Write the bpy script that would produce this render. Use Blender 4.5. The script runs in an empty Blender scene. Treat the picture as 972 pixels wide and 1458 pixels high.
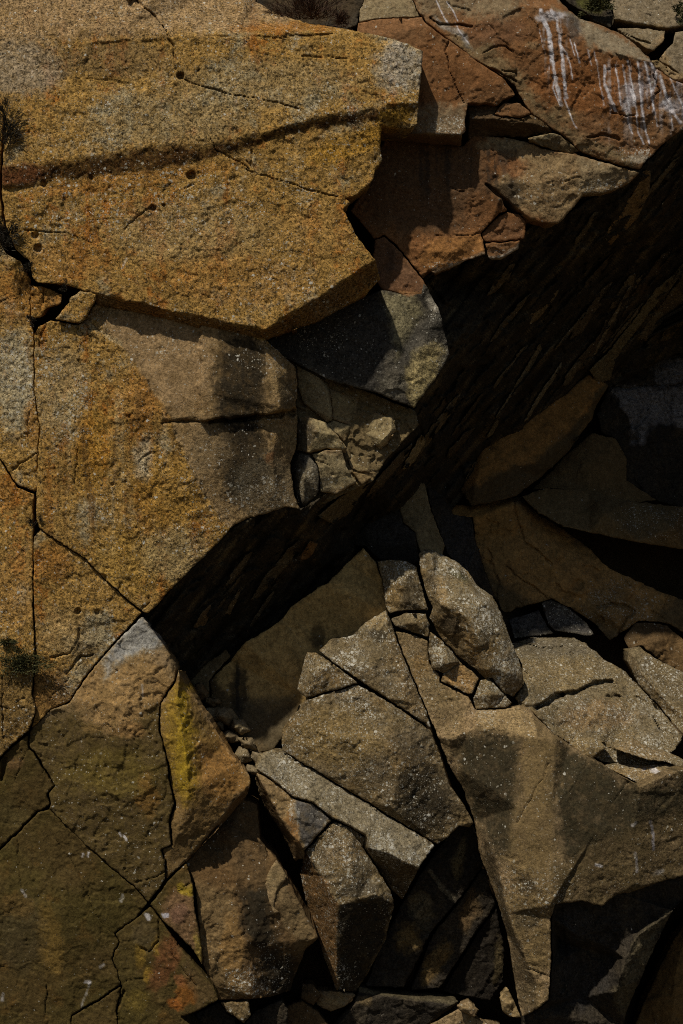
import bpy, math, random
import numpy as np
from mathutils import Vector
from mathutils.geometry import delaunay_2d_cdt

# ------------------------------------------------------------------ camera, sky, sun, exposure
sc = bpy.context.scene
COL = sc.collection
CAM_Z, DIST = 9.0, 22.0                    # camera height and distance from the cliff face (m)
cam_d = bpy.data.cameras.new('camera')
cam_d.sensor_fit = 'VERTICAL'; cam_d.sensor_height = 36.0
cam_d.lens = 36.0 * DIST / 14.58
cam_d.clip_end = 2000
cam = bpy.data.objects.new('camera', cam_d); COL.objects.link(cam)
cam.location = (0, -DIST, CAM_Z); cam.rotation_euler = (math.pi / 2, 0, 0)
sc.camera = cam

SUN_DIR = Vector((0.36, 0.62, -1.0)).normalized()      # the way the light travels
w = bpy.data.worlds.new('World'); sc.world = w; w.use_nodes = True
nt = w.node_tree
sky = nt.nodes.new('ShaderNodeTexSky'); sky.sky_type = 'NISHITA'; sky.sun_disc = False
sky.sun_elevation = math.asin(-SUN_DIR.z)
sky.sun_rotation = math.atan2(-SUN_DIR.x, -SUN_DIR.y)
nt.links.new(sky.outputs[0], nt.nodes['Background'].inputs[0])
nt.nodes['Background'].inputs[1].default_value = 0.05
sd = bpy.data.lights.new('sun', 'SUN'); sd.energy = 4.2; sd.angle = math.radians(1.2); sd.color = (1.0, 0.92, 0.79)
so = bpy.data.objects.new('sun', sd); COL.objects.link(so)
so.rotation_euler = SUN_DIR.to_track_quat('-Z', 'Y').to_euler()
so.location = (-10, -20, 30)
vs = sc.view_settings
vs.view_transform = 'Standard'; vs.look = 'None'; vs.exposure = -0.40; vs.gamma = 1.0; vs.use_curve_mapping = False
sc.cycles.use_denoising = False; sc.cycles.filter_width = 1.0; sc.cycles.max_bounces = 4; sc.cycles.diffuse_bounces = 3; sc.cycles.glossy_bounces = 1; sc.cycles.caustics_reflective = False; sc.cycles.caustics_refractive = False

# ------------------------------------------------------------------ noise (numpy)
def _hash(ix, iy, iz, seed):
    h = (ix.astype(np.uint32) * np.uint32(374761393) + iy.astype(np.uint32) * np.uint32(668265263)
         + iz.astype(np.uint32) * np.uint32(2147483647 - 1013) + np.uint32((seed * 69069 + 12345) & 0xffffffff))
    h = (h ^ (h >> np.uint32(13))) * np.uint32(1274126177)
    h = (h ^ (h >> np.uint32(16))) * np.uint32(2246822519)
    return h ^ (h >> np.uint32(15))

def noise3(p, seed=0):
    """gradient noise, about -1..1; p is (n,3)"""
    p = np.asarray(p, np.float32)
    i = np.floor(p).astype(np.int64); f = p - i
    u = f * f * f * (f * (f * 6 - 15) + 10)
    out = np.zeros(len(p), np.float32)
    for dx in (0, 1):
        wx = u[:, 0] if dx else 1 - u[:, 0]
        for dy in (0, 1):
            wy = u[:, 1] if dy else 1 - u[:, 1]
            for dz in (0, 1):
                wz = u[:, 2] if dz else 1 - u[:, 2]
                h = _hash((i[:, 0] + dx) & 0xffffffff, (i[:, 1] + dy) & 0xffffffff, (i[:, 2] + dz) & 0xffffffff, seed)
                gx = ((h & np.uint32(1023)).astype(np.float32) / 511.5 - 1)
                gy = (((h >> np.uint32(10)) & np.uint32(1023)).astype(np.float32) / 511.5 - 1)
                gz = (((h >> np.uint32(20)) & np.uint32(1023)).astype(np.float32) / 511.5 - 1)
                out += wx * wy * wz * (gx * (f[:, 0] - dx) + gy * (f[:, 1] - dy) + gz * (f[:, 2] - dz))
    return out * 1.25

def fbm(p, octv=4, seed=0, gain=0.5):
    p = np.asarray(p, np.float32)
    o = np.zeros(len(p), np.float32); a = 1.0; t = 0
    for k in range(octv):
        o += a * noise3(p, seed + k * 17); t += a; a *= gain; p = p * 2.03 + 7.1
    return o / t * 1.4

def facets(p, seed=0):
    """broken-rock relief: every cell of a Worley pattern is a little tilted plane"""
    p = np.asarray(p, np.float32)
    i = np.floor(p).astype(np.int64)
    best = np.full(len(p), 1e9, np.float32); val = np.zeros(len(p), np.float32)
    for dx in (-1, 0, 1):
        for dy in (-1, 0, 1):
            for dz in (-1, 0, 1):
                c = i + np.array((dx, dy, dz))
                m = c & 0xffffffff
                h = _hash(m[:, 0], m[:, 1], m[:, 2], seed); h2 = _hash(m[:, 0], m[:, 1], m[:, 2], seed + 91)
                q = np.stack([(h & np.uint32(1023)), (h >> np.uint32(10)) & np.uint32(1023), (h >> np.uint32(20)) & np.uint32(1023)], 1).astype(np.float32) / 1023.
                g = np.stack([(h2 & np.uint32(1023)), (h2 >> np.uint32(10)) & np.uint32(1023), (h2 >> np.uint32(20)) & np.uint32(1023)], 1).astype(np.float32) / 511.5 - 1
                r = p - (c + q)
                d = (r * r).sum(1)
                v = (g * r).sum(1) + 0.35 * g[:, 0]
                k = d < best
                best = np.where(k, d, best); val = np.where(k, v, val)
    return val

def sstep(a, b, x):
    t = np.clip((x - a) / (b - a + 1e-9), 0, 1); return t * t * (3 - 2 * t)

def uv3(u, v, s, z=0.0, su=1.0, sv=1.0):
    return np.stack([u * s * su, v * s * sv, np.full(len(u), z)], 1)

# ------------------------------------------------------------------ polygon helpers
# Every rock is laid out on the cliff plane in centimetres: u to the right, v down, d back into the cliff.
def xyz(u, v, d):
    k = 1 + np.asarray(d) / (DIST * 100)
    return np.stack([(u - 486) / 100 * k, np.asarray(d) / 100, CAM_Z + (729 - v) / 100 * k], 1)

def pts(s, dd=0.0):
    out = []
    for t in (s.split() if isinstance(s, str) else s):
        q = [float(x) for x in t.split(',')] if isinstance(t, str) else list(t)
        if len(q) == 2: q.append(dd)
        out.append(q)
    return np.array(out, np.float64)

def warp(u, v, amp):
    """the same small wander for every outline, so that neighbouring rocks keep one joint"""
    a = uv3(u, v, 1 / 26.); b = uv3(u, v, 1 / 9.)
    c = uv3(u, v, 1 / 4.); du = noise3(a, 5) * 1.3 + noise3(b, 6) * 1.5 + noise3(c, 12) * 1.1
    dv = noise3(a, 8) * 1.3 + noise3(b, 9) * 1.5 + noise3(c, 13) * 1.1
    return u + du * amp, v + dv * amp

def roughen(P, amp):
    n = len(P); o = []
    for i in range(n):
        a, b = P[i], P[(i + 1) % n]
        L = math.hypot(b[0] - a[0], b[1] - a[1]); k = max(1, int(L / 3.0))
        for j in range(k): o.append(a + (b - a) * j / k)
    o = np.array(o)
    u, v = warp(o[:, 0], o[:, 1], amp)
    return np.stack([u, v], 1)

def seg_dist(u, v, A, B, want_near=False):
    """distance of points to a set of segments"""
    n = len(u); D = np.full(n, 1e18); NX = np.zeros(n); NY = np.zeros(n)
    for (ax, ay), (bx, by) in zip(A, B):
        ex, ey = bx - ax, by - ay; l2 = ex * ex + ey * ey + 1e-12
        t = np.clip(((u - ax) * ex + (v - ay) * ey) / l2, 0, 1)
        qx = ax + t * ex; qy = ay + t * ey
        d = (u - qx) ** 2 + (v - qy) ** 2
        if want_near:
            k = d < D; NX = np.where(k, qx, NX); NY = np.where(k, qy, NY)
        D = np.minimum(D, d)
    return (np.sqrt(D), NX, NY) if want_near else np.sqrt(D)

def inside(u, v, P):
    r = np.zeros(len(u), bool); n = len(P)
    for i in range(n):
        ax, ay = P[i][0], P[i][1]; bx, by = P[(i + 1) % n][0], P[(i + 1) % n][1]
        if ay == by: continue
        c = ((ay > v) != (by > v)) & (u < (bx - ax) * (v - ay) / (by - ay) + ax)
        r ^= c
    return r

def line_dist(u, v, P):
    return seg_dist(u, v, P[:-1, :2], P[1:, :2])

class Field:
    """depth over the outline: flat facets between the outline, ridge lines and inner points"""
    def __init__(s, outline, ridges=(), inner=None):
        V = [tuple(p) for p in outline]; E = [(i, (i + 1) % len(V)) for i in range(len(V))]
        for r in ridges:
            b = len(V); V += [tuple(p) for p in r]; E += [(b + i, b + i + 1) for i in range(len(r) - 1)]
        if inner is not None and len(inner): V += [tuple(p) for p in inner]
        co = [Vector((p[0], p[1])) for p in V]
        vo, eo, fo, ov, oe, of = delaunay_2d_cdt(co, E, [], 0, 0.01)
        dep = []
        src = np.array(V)
        for k, q in enumerate(vo):
            ids = ov[k]
            if len(ids): dep.append(float(np.mean([V[i][2] for i in ids])))
            else:
                dd = np.hypot(src[:, 0] - q.x, src[:, 1] - q.y); o = np.argsort(dd)[:2]; ww = 1 / (dd[o] + 1)
                dep.append(float((src[o, 2] * ww).sum() / ww.sum()))
        s.t = [(np.array([(vo[i].x, vo[i].y) for i in f]), np.array([dep[i] for i in f])) for f in fo if len(f) == 3]
        s.src = src
    def __call__(s, u, v):
        u = np.asarray(u, float); v = np.asarray(v, float)
        out = np.full(len(u), np.nan)
        for T, d in s.t:
            (x0, y0), (x1, y1), (x2, y2) = T
            det = (y1 - y2) * (x0 - x2) + (x2 - x1) * (y0 - y2)
            if abs(det) < 1e-9: continue
            m = np.flatnonzero((u >= T[:, 0].min() - .01) & (u <= T[:, 0].max() + .01) & (v >= T[:, 1].min() - .01) & (v <= T[:, 1].max() + .01))
            if not len(m): continue
            a = ((y1 - y2) * (u[m] - x2) + (x2 - x1) * (v[m] - y2)) / det
            b = ((y2 - y0) * (u[m] - x2) + (x0 - x2) * (v[m] - y2)) / det
            c = 1 - a - b
            k = (a >= -1e-3) & (b >= -1e-3) & (c >= -1e-3)
            out[m[k]] = a[k] * d[0] + b[k] * d[1] + c[k] * d[2]
        bad = np.flatnonzero(np.isnan(out))
        for i in bad:
            j = np.argmin((s.src[:, 0] - u[i]) ** 2 + (s.src[:, 1] - v[i]) ** 2); out[i] = s.src[j, 2]
        return out

def blur(a, m, n):
    """smooth depth inside the mask (n passes), to round a water-worn rock"""
    a = np.where(m, a, 0.0); w0 = m.astype(float)
    for _ in range(n):
        s = np.zeros_like(a); ww = np.zeros_like(a)
        for dx in (-1, 0, 1):
            for dy in (-1, 0, 1):
                s += np.roll(np.roll(a * w0, dx, 0), dy, 1); ww += np.roll(np.roll(w0, dx, 0), dy, 1)
        a = np.where(m, s / np.maximum(ww, 1), 0.0)
    return a

# ------------------------------------------------------------------ materials
def rock_material(name, grain=0.5, bump=0.5, pit=0.5, rough=0.95, spec=0.04):
    m = bpy.data.materials.new(name); m.use_nodes = True
    N = m.node_tree.nodes; L = m.node_tree.links; bs = N['Principled BSDF']
    bs.inputs['Roughness'].default_value = rough
    bs.inputs['Specular IOR Level'].default_value = spec
    def nd(t, **k):
        n = N.new(t)
        for a, b in k.items(): setattr(n, a, b)
        return n
    def math_(op, a, b=None, c=None, clamp=False):
        n = nd('ShaderNodeMath', operation=op, use_clamp=clamp)
        for i, x in enumerate((a, b, c)):
            if x is None: continue
            if isinstance(x, (int, float)): n.inputs[i].default_value = x
            else: L.new(x, n.inputs[i])
        return n.outputs[0]
    geo = nd('ShaderNodeNewGeometry').outputs['Position']
    colr = nd('ShaderNodeAttribute', attribute_name='Col').outputs['Color']
    lich = nd('ShaderNodeAttribute', attribute_name='Lich').outputs['Fac']
    def noi(scale, det=3.0, rgh=0.6):
        n = nd('ShaderNodeTexNoise'); n.inputs['Scale'].default_value = scale; n.inputs['Detail'].default_value = det; n.inputs['Roughness'].default_value = rgh
        L.new(geo, n.inputs['Vector']); return n.outputs['Fac']
    n1 = noi(9, 4, 0.65); n2 = noi(26, 2, 0.7); n3 = noi(62, 1, 0.6)
    # mineral grain: multiplies the rock colour up and down around one
    g = math_('ADD', math_('MULTIPLY', math_('SUBTRACT', n2, 0.5), 2.6 * grain), math_('MULTIPLY', math_('SUBTRACT', n3, 0.5), 2.2 * grain))
    g = math_('ADD', g, math_('MULTIPLY', math_('SUBTRACT', n1, 0.5), 1.6 * grain))
    # crystals: every grain of the rock has its own tone
    for vsc, k in ((38, 1.5), (75, 1.2)):
        vg = nd('ShaderNodeTexVoronoi'); vg.inputs['Scale'].default_value = vsc; L.new(geo, vg.inputs['Vector'])
        sg = nd('ShaderNodeSeparateColor'); L.new(vg.outputs['Color'], sg.inputs[0])
        g = math_('ADD', g, math_('MULTIPLY', math_('SUBTRACT', sg.outputs[0], 0.5), k * grain))
    g = math_('MULTIPLY', g, nd('ShaderNodeAttribute', attribute_name='Grain').outputs['Fac'])
    g = math_('MAXIMUM', math_('ADD', g, 0.98), 0.14)
    mul = nd('ShaderNodeVectorMath', operation='SCALE'); L.new(colr, mul.inputs[0]); L.new(g, mul.inputs['Scale'])
    # dark mineral flecks and pores
    vp = nd('ShaderNodeTexVoronoi'); vp.inputs['Scale'].default_value = 34; L.new(geo, vp.inputs['Vector'])
    pr = nd('ShaderNodeSeparateColor'); L.new(vp.outputs['Color'], pr.inputs[0])
    pitm = math_('MULTIPLY', math_('LESS_THAN', vp.outputs['Distance'], 0.30), math_('GREATER_THAN', pr.outputs[0], 1.0 - 0.42 * pit))
    pitm = math_('MULTIPLY', pitm, nd('ShaderNodeAttribute', attribute_name='Grain').outputs['Fac'])
    mx = nd('ShaderNodeMix', data_type='RGBA'); L.new(math_('MULTIPLY', pitm, 0.62), mx.inputs['Factor']); L.new(mul.outputs[0], mx.inputs['A'])
    mx.inputs['B'].default_value = (0.045, 0.034, 0.02, 1)
    # crustose lichen: small pale spots of uneven size, thick where the attribute says so
    def spots(scale, k):
        vo = nd('ShaderNodeTexVoronoi'); vo.inputs['Scale'].default_value = scale
        wv = nd('ShaderNodeVectorMath', operation='ADD'); nn = nd('ShaderNodeTexNoise'); nn.inputs['Scale'].default_value = scale * 1.7
        sc_ = nd('ShaderNodeVectorMath', operation='SCALE'); sc_.inputs['Scale'].default_value = 0.9 / scale
        L.new(geo, nn.inputs['Vector']); L.new(nn.outputs['Color'], sc_.inputs[0]); L.new(geo, wv.inputs[0]); L.new(sc_.outputs[0], wv.inputs[1]); L.new(wv.outputs[0], vo.inputs['Vector'])
        se = nd('ShaderNodeSeparateColor'); L.new(vo.outputs['Color'], se.inputs[0])
        here = math_('LESS_THAN', se.outputs[0], math_('MULTIPLY', lich, k))
        r = math_('ADD', math_('MULTIPLY', se.outputs[2], 0.30), math_('ADD', math_('MULTIPLY', lich, 0.11), 0.10))
        d = math_('MULTIPLY', math_('SUBTRACT', r, vo.outputs['Distance']), here)
        return math_('MULTIPLY', d, 14.0, clamp=True), se.outputs[1]
    s1, c1 = spots(17, 0.7); s2, c2 = spots(33, 0.95); s3, c3 = spots(58, 0.9)
    patch = math_('MULTIPLY', math_('SUBTRACT', noi(2.6, 4, 0.65), 0.38), 6.0, clamp=True)
    sp = math_('MULTIPLY', math_('MAXIMUM', math_('MAXIMUM', s1, s2), math_('MULTIPLY', s3, 0.8)), patch)
    lc = nd('ShaderNodeMix', data_type='RGBA'); L.new(c1, lc.inputs['Factor'])
    lc.inputs['A'].default_value = (0.34, 0.31, 0.23, 1); lc.inputs['B'].default_value = (0.62, 0.60, 0.52, 1)
    mx2 = nd('ShaderNodeMix', data_type='RGBA'); L.new(math_('MULTIPLY', sp, 0.85), mx2.inputs['Factor']); L.new(mx.outputs['Result'], mx2.inputs['A']); L.new(lc.outputs['Result'], mx2.inputs['B'])
    L.new(mx2.outputs['Result'], bs.inputs['Base Color'])
    h = math_('ADD', math_('MULTIPLY', n1, 0.9), math_('ADD', math_('MULTIPLY', n2, 0.5), math_('MULTIPLY', n3, 0.22)))
    h = math_('SUBTRACT', h, math_('MULTIPLY', pitm, 0.35))
    h = math_('ADD', h, math_('MULTIPLY', sp, 0.10))
    bp = nd('ShaderNodeBump'); bp.inputs['Strength'].default_value = bump; bp.inputs['Distance'].default_value = 0.045
    L.new(h, bp.inputs['Height']); L.new(bp.outputs['Normal'], bs.inputs['Normal'])
    return m

MAT = {
    'ochre': rock_material('weathered_ochre_granite', 0.62, 0.42, 0.9),
    'tan': rock_material('fresh_tan_rock', 0.27, 0.3, 0.35),
    'red': rock_material('iron_stained_rock', 0.24, 0.28, 0.2),
    'dark': rock_material('blackened_rock', 0.42, 0.4, 0.3, 0.85, 0.06),
    'lichen': rock_material('lichened_rock', 0.42, 0.38, 0.55),
    'smooth': rock_material('smooth_parted_rock', 0.22, 0.22, 0.12),
}

# rock colours (linear albedo)
OCH = (0.29, 0.178, 0.058); OGR = (0.27, 0.222, 0.142); RUST = (0.26, 0.105, 0.022); YEL = (0.42, 0.29, 0.03)
TAN = (0.27, 0.195, 0.12); PINK = (0.26, 0.18, 0.105); RED = (0.195, 0.094, 0.042); BRN = (0.16, 0.10, 0.05)
DRK = (0.034, 0.029, 0.023); GRY = (0.098, 0.088, 0.068); PGR = (0.28, 0.265, 0.225); WHT = (0.62, 0.61, 0.58); OLV = (0.12, 0.085, 0.03)
KHK = (0.20, 0.146, 0.078); CRM = (0.33, 0.26, 0.16); BLK = (0.018, 0.016, 0.013); DBR = (0.085, 0.06, 0.034)

def basecol(tex, u, v, sd):
    n = len(u); one = np.ones((n, 1))
    c = lambda k: np.array(k)[None, :] * one
    mixc = lambda a, b, t: a + (b - a) * t[:, None]
    f1 = fbm(uv3(u, v, 1 / 90., sd), 4, 11); f2 = fbm(uv3(u, v, 1 / 34., sd), 4, 23, 0.6); f3 = fbm(uv3(u, v, 1 / 13., sd), 3, 37)
    st = fbm(uv3(u, v, 1 / 22., sd, 1.0, 0.16), 4, 51, 0.6); f4 = fbm(uv3(u, v, 1 / 6., sd), 3, 43, .65)
    li = np.zeros(n)
    if tex == 'ochre':
        r = mixc(c(OCH), c(OGR), sstep(0.08, 0.55, f1 * 0.6 + f2 * 0.6 + st * 0.3 + f4 * .45))
        r = mixc(r, c(RUST), 0.9 * sstep(0.06, 0.42, -f1 * 0.4 + st * 0.6 + f3 * 0.4 + f4 * .35))
        r = mixc(r, c((0.10, 0.055, 0.02)), 0.75 * sstep(0.2, 0.6, f2 * 0.4 + f3 * 0.5 + f4 * .45))
        li = 0.12 + 0.3 * sstep(0.0, 0.6, f1 + f3 * .5)
    elif tex == 'tan':
        r = mixc(c(TAN), c(KHK), sstep(-.4, .5, f2)); r = mixc(r, c(BRN), 0.55 * sstep(0.0, 0.7, st + f3 * .3)); li = 0.1 + 0.15 * sstep(0.1, .6, f3)
    elif tex == 'red':
        r = mixc(c(RED), c((0.19, 0.105, 0.055)), sstep(-.3, .5, f1 + f3 * .4)); r = mixc(r, c((0.12, 0.075, 0.045)), .6 * sstep(.1, .7, st)); li = 0.05 + 0.1 * sstep(.2, .6, f2)
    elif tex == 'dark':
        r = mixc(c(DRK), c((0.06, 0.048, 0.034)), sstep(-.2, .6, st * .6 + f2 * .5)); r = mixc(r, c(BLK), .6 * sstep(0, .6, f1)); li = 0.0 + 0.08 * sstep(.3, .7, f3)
    elif tex == 'lichen':
        r = mixc(c(KHK), c((0.20, 0.155, 0.10)), sstep(-.4, .4, f2)); r = mixc(r, c(DBR), .65 * sstep(.05, .6, f1 * .6 + f3 * .5)); r = mixc(r, c((0.25, 0.16, 0.07)), .5 * sstep(.1, .6, -f2))
        li = 0.30 + 0.35 * sstep(-.1, .5, f2 + f3 * .4); r = r * .78
    elif tex == 'grey':
        r = mixc(c(GRY), c((0.044, 0.039, 0.031)), sstep(-.3, .4, st + f1 * .4)); r = mixc(r, c((0.17, 0.155, 0.12)), .5 * sstep(.1, .6, f2)); li = 0.08 + .15 * sstep(.2, .6, f3)
    elif tex == 'brown':
        r = mixc(c((0.135, 0.085, 0.042)), c((0.09, 0.062, 0.036)), sstep(-.3, .4, st * .5 + f1 * .6)); r = mixc(r, c((0.045, 0.036, 0.026)), .5 * sstep(.1, .6, f2)); li = 0.05 + .1 * sstep(.2, .6, f3)
    elif tex == 'umber':
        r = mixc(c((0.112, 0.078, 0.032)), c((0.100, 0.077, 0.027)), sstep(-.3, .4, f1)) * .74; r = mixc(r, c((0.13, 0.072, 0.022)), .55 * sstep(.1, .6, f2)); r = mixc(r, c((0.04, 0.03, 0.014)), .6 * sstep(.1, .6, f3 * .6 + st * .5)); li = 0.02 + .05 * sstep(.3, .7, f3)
    elif tex == 'cave':
        r = mixc(c((0.15, 0.105, 0.055)), c((0.12, 0.085, 0.045)), sstep(-.4, .4, f2)); r = mixc(r, c((0.07, 0.055, 0.034)), .5 * sstep(.1, .7, st)); li = 0.02 * one[:, 0]
    r = r * (1 + .30 * f4 + .22 * f3)[:, None]
    return r, li

def paint(lay, u, v, rgb, li, seed):
    wu = u + fbm(uv3(u, v, 1 / 30., 3.3), 4, 71, .6) * 11; wv = v + fbm(uv3(u, v, 1 / 30., 9.1), 4, 77, .6) * 11
    mid = fbm(uv3(u, v, 1 / 17., 8.8), 3, 101, .6)
    rag = fbm(uv3(u, v, 1 / 5., 6.6, 1.0, .7), 3, 99, .7)
    for L in lay:
        k = L[0]
        if k in ('blob', 'lich'):
            _, cu, cv, ru, rv, c, al = L[:7]; an = math.radians(L[7]) if len(L) > 7 else 0
            x = wu - cu; y = wv - cv; ca, sa = math.cos(an), math.sin(an)
            q = np.hypot((x * ca + y * sa) / ru, (-x * sa + y * ca) / rv)
            m = 1 - sstep(0.60, 1.15, q + (0.34 * fbm(uv3(u, v, 1 / 14., cu), 4, 83, .7) + .30 * rag) * min(1, 40 / max(ru, rv) + .5))
        elif k in ('poly', 'plich'):
            _, P, c, al, soft = L[:5]; P = pts(P)
            dd = seg_dist(wu, wv, P[:, :2], np.roll(P[:, :2], -1, 0)); s = np.where(inside(wu, wv, P), dd, -dd)
            m = sstep(-soft, soft, s + soft * (.7 * fbm(uv3(u, v, 1 / 10., 4.4), 4, 87, .7) + .7 * rag))
        elif k == 'line':
            _, P, wd, c, al = L[:5]; P = pts(P)
            a = L[5] if len(L) > 5 else 0.25
            uu = u + (wu - u) * a; vv = v + (wv - v) * a
            dd = line_dist(uu, vv, P); m = 1 - sstep(wd * .45, wd * 1.05, dd + wd * (.5 * fbm(uv3(u, v, 1 / 7., 2.2), 2, 89) + .35 * rag))
        elif k == 'drip':       # vertical streaks running down from a line
            _, u0, u1, v0, v1, c, al, fr = L[:8]
            s1 = fbm(uv3(wu * .3 + u * .7, v, fr, seed * 1.7, 1, 0.05), 3, 95, .6)
            e = sstep(u0 - 6, u0 + 6, u) * (1 - sstep(u1 - 6, u1 + 6, u)) * sstep(v0 - 8, v0 + 10, wv) * (1 - sstep(v0 + (v1 - v0) * .45, v1, wv - s1 * 40))
            m = e * sstep(0.02, 0.3, s1 + .25 * rag)
        elif k == 'bands':
            _, an, sp, c, al = L[:5]; ca, sa = math.cos(math.radians(an)), math.sin(math.radians(an))
            s1 = fbm(np.stack([(u * ca + v * sa) / (sp * 10), (-u * sa + v * ca) / sp, np.full(len(u), sp)], 1), 4, 103, .6)
            m = sstep(.12, .5, s1)
        if k == 'line' and max(c) > .3: m = m * np.clip(.85 + .9 * mid + .4 * rag, .3, 1)
        if k in ('blob', 'poly', 'drip'): m = m * np.clip(.95 + .3 * mid + .35 * rag, .45, 1)
        if k in ('lich', 'plich'):
            li = li + (c - li) * m * al
        else:
            cc = np.array(c)[None, :] * (1 + .42 * rag + .3 * mid)[:, None]
            rgb = rgb + (cc - rgb) * (m * al)[:, None]
    return rgb, li

# ------------------------------------------------------------------ builders
def tag(o, label=None, cat=None, group=None, kind=None):
    if label: o['label'] = label
    if cat: o['category'] = cat
    if group: o['group'] = group
    if kind: o['kind'] = kind
    return o

def mesh_object(name, V, F, mat, parent=None, smooth=True):
    c = V.mean(0) if parent is None else np.zeros(3)
    me = bpy.data.meshes.new(name)
    me.from_pydata((V - c).tolist(), [], F)
    me.materials.append(mat)
    if smooth: me.polygons.foreach_set('use_smooth', np.ones(len(me.polygons), bool))
    o = bpy.data.objects.new(name, me); COL.objects.link(o)
    o.location = c
    if parent: o.parent = parent; o.matrix_parent_inverse.identity(); o.location = (0, 0, 0)
    return o

FIELDS = {}
SEED = [0]
def rock(name, label, cat, outline, d=0.0, ridges=(), inner='', tex='tan', mat=None, lay=(), T=70, gap=0.1, edge=1.6, bev=0.9,
         warp_amp=1.0, amp=1.6, fac=1.3, step=1.6, grit=None, soft=0, cracks=(), plates=(), pits=(), strata=None, key=None, on=None, off=10, group=None, kind=None, hair=0.0, und=1.2, fw=1.8, spall=None, calm=(), chip=0.5):
    """one rock: facetted front, chipped edges, sides going back T cm, a closed back"""
    SEED[0] += 1; sd = SEED[0] * 3.17
    O = pts(outline, d)
    if on is not None: O[:, 2] = FIELDS[on](O[:, 0], O[:, 1]) - off
    R = [pts(r, d) for r in ridges]
    I = pts(inner, d) if inner else None
    fld = Field(O, R, I)
    if key: FIELDS[key] = fld
    Q = roughen(O, warp_amp)
    A = Q; B = np.roll(Q, -1, 0)
    u0, v0 = Q.min(0) - step * 2; u1, v1 = Q.max(0) + step * 2
    nu = int((u1 - u0) / step) + 2; nv = int((v1 - v0) / step) + 2
    gu, gv = np.meshgrid(u0 + np.arange(nu) * step, v0 + np.arange(nv) * step, indexing='ij')
    fu, fv = gu.ravel(), gv.ravel()
    dist = seg_dist(fu, fv, A, B); ins = inside(fu, fv, Q)
    sd_ = np.where(ins, dist, -dist).reshape(nu, nv)
    cen = 0.25 * (sd_[:-1, :-1] + sd_[1:, :-1] + sd_[:-1, 1:] + sd_[1:, 1:])
    cell = cen > gap
    if not cell.any(): print('EMPTY ROCK', name, label); return None
    used = np.zeros((nu, nv), int)
    used[:-1, :-1] += cell; used[1:, :-1] += cell; used[:-1, 1:] += cell; used[1:, 1:] += cell
    um = used > 0; bd = um & (used < 4)
    # pull the rim onto the rough outline
    bi = np.flatnonzero(bd.ravel())
    D, nx, ny = seg_dist(fu[bi], fv[bi], A, B, True)
    sg = np.where(ins[bi], 1, -1)
    dx = (fu[bi] - nx) * sg; dy = (fv[bi] - ny) * sg; l = np.hypot(dx, dy) + 1e-6
    k = np.minimum(1.0, 2.2 * step / (np.abs(D - gap * sg) + 1e-6))
    tx = nx + dx / l * gap; ty = ny + dy / l * gap
    fu = fu.copy(); fv = fv.copy()
    fu[bi] += (tx - fu[bi]) * k; fv[bi] += (ty - fv[bi]) * k
    sel = np.flatnonzero(um.ravel()); idx = -np.ones(nu * nv, int); idx[sel] = np.arange(len(sel))
    u = fu[sel]; v = fv[sel]
    ds = np.maximum(np.where(ins[sel], dist[sel], 0.0), 0.0); ds[np.isin(sel, bi)] = gap
    wk = np.clip(ds / 14, 0, 1) * fw; pw = uv3(u, v, 1 / 24., 1.3)
    dep = fld(u + wk * fbm(pw, 4, 241, .6), v + wk * 1.4 * fbm(pw, 4, 247, .6))
    soft = min(soft, 1)
    if soft:
        full = np.zeros(nu * nv); full[sel] = dep
        dep = blur(full.reshape(nu, nv), um, soft).ravel()[sel]
    ds = np.maximum(np.where(ins[sel], dist[sel], 0.0), 0.0); ds[np.isin(sel, bi)] = gap
    p0 = xyz(u, v, dep)
    e_n = 0.55 + 0.6 * np.clip(fbm(p0 * 4.0, 3, 131) + .35, 0, 1.4) + chip * 5.0 * np.clip(fbm(p0 * 1.9 + 3.3, 3, 137) - .12, 0, .8)
    t = np.clip((ds - gap) / (edge * e_n + .01), 0, 1)
    dep = dep + bev * e_n * (1 - t) ** 2
    for P, offs, sft in plates:                       # skins that stand proud (or shallow spalls)
        P = pts(P); wu = u + fbm(p0 * 3.0, 4, 141, .6) * 9; wv = v + fbm(p0 * 3.0, 4, 147, .6) * 9
        dd = seg_dist(wu, wv, P[:, :2], np.roll(P[:, :2], -1, 0)); s = np.where(inside(wu, wv, P), dd, -dd)
        dep = dep - offs * sstep(-sft, sft, s)
    for c in cracks:                                  # open cracks: (line, width, depth)
        P = pts(c[0]); P = np.concatenate([P[:1], P[1:]]); wd, dp = c[1], c[2]
        ww = u + noise3(p0 * 9, 151) * 2.4 + noise3(p0 * 3, 152) * 3; wz = v + noise3(p0 * 9, 153) * 2.4 + noise3(p0 * 3, 154) * 3
        dd = line_dist(ww, wz, P); wv_ = wd * (0.75 + 0.9 * np.clip(noise3(p0 * 5, 157) + .1, -.4, 1))
        dep = dep + dp * (1 - sstep(wv_ * .35, wv_ * 1.15, dd))
    for (pu, pv, r, dp) in pits:
        q = np.hypot(u - pu, v - pv) / r + .3 * noise3(p0 * 14, 161)
        dep = dep + dp * (1 - sstep(.6, 1.1, q))
    q0 = p0 * np.array((1, 1, 1.0))
    dep = dep + und * fbm(q0 * 0.9 + sd, 3, 171) * 1.3
    cal = np.ones(len(u))
    for P, kk in calm:                                # smooth parted faces carry little relief
        P = pts(P); dd = seg_dist(u, v, P[:, :2], np.roll(P[:, :2], -1, 0)); s = np.where(inside(u, v, P), dd, -dd)
        cal = cal * (1 - (1 - kk) * sstep(-5, 7, s))
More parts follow.
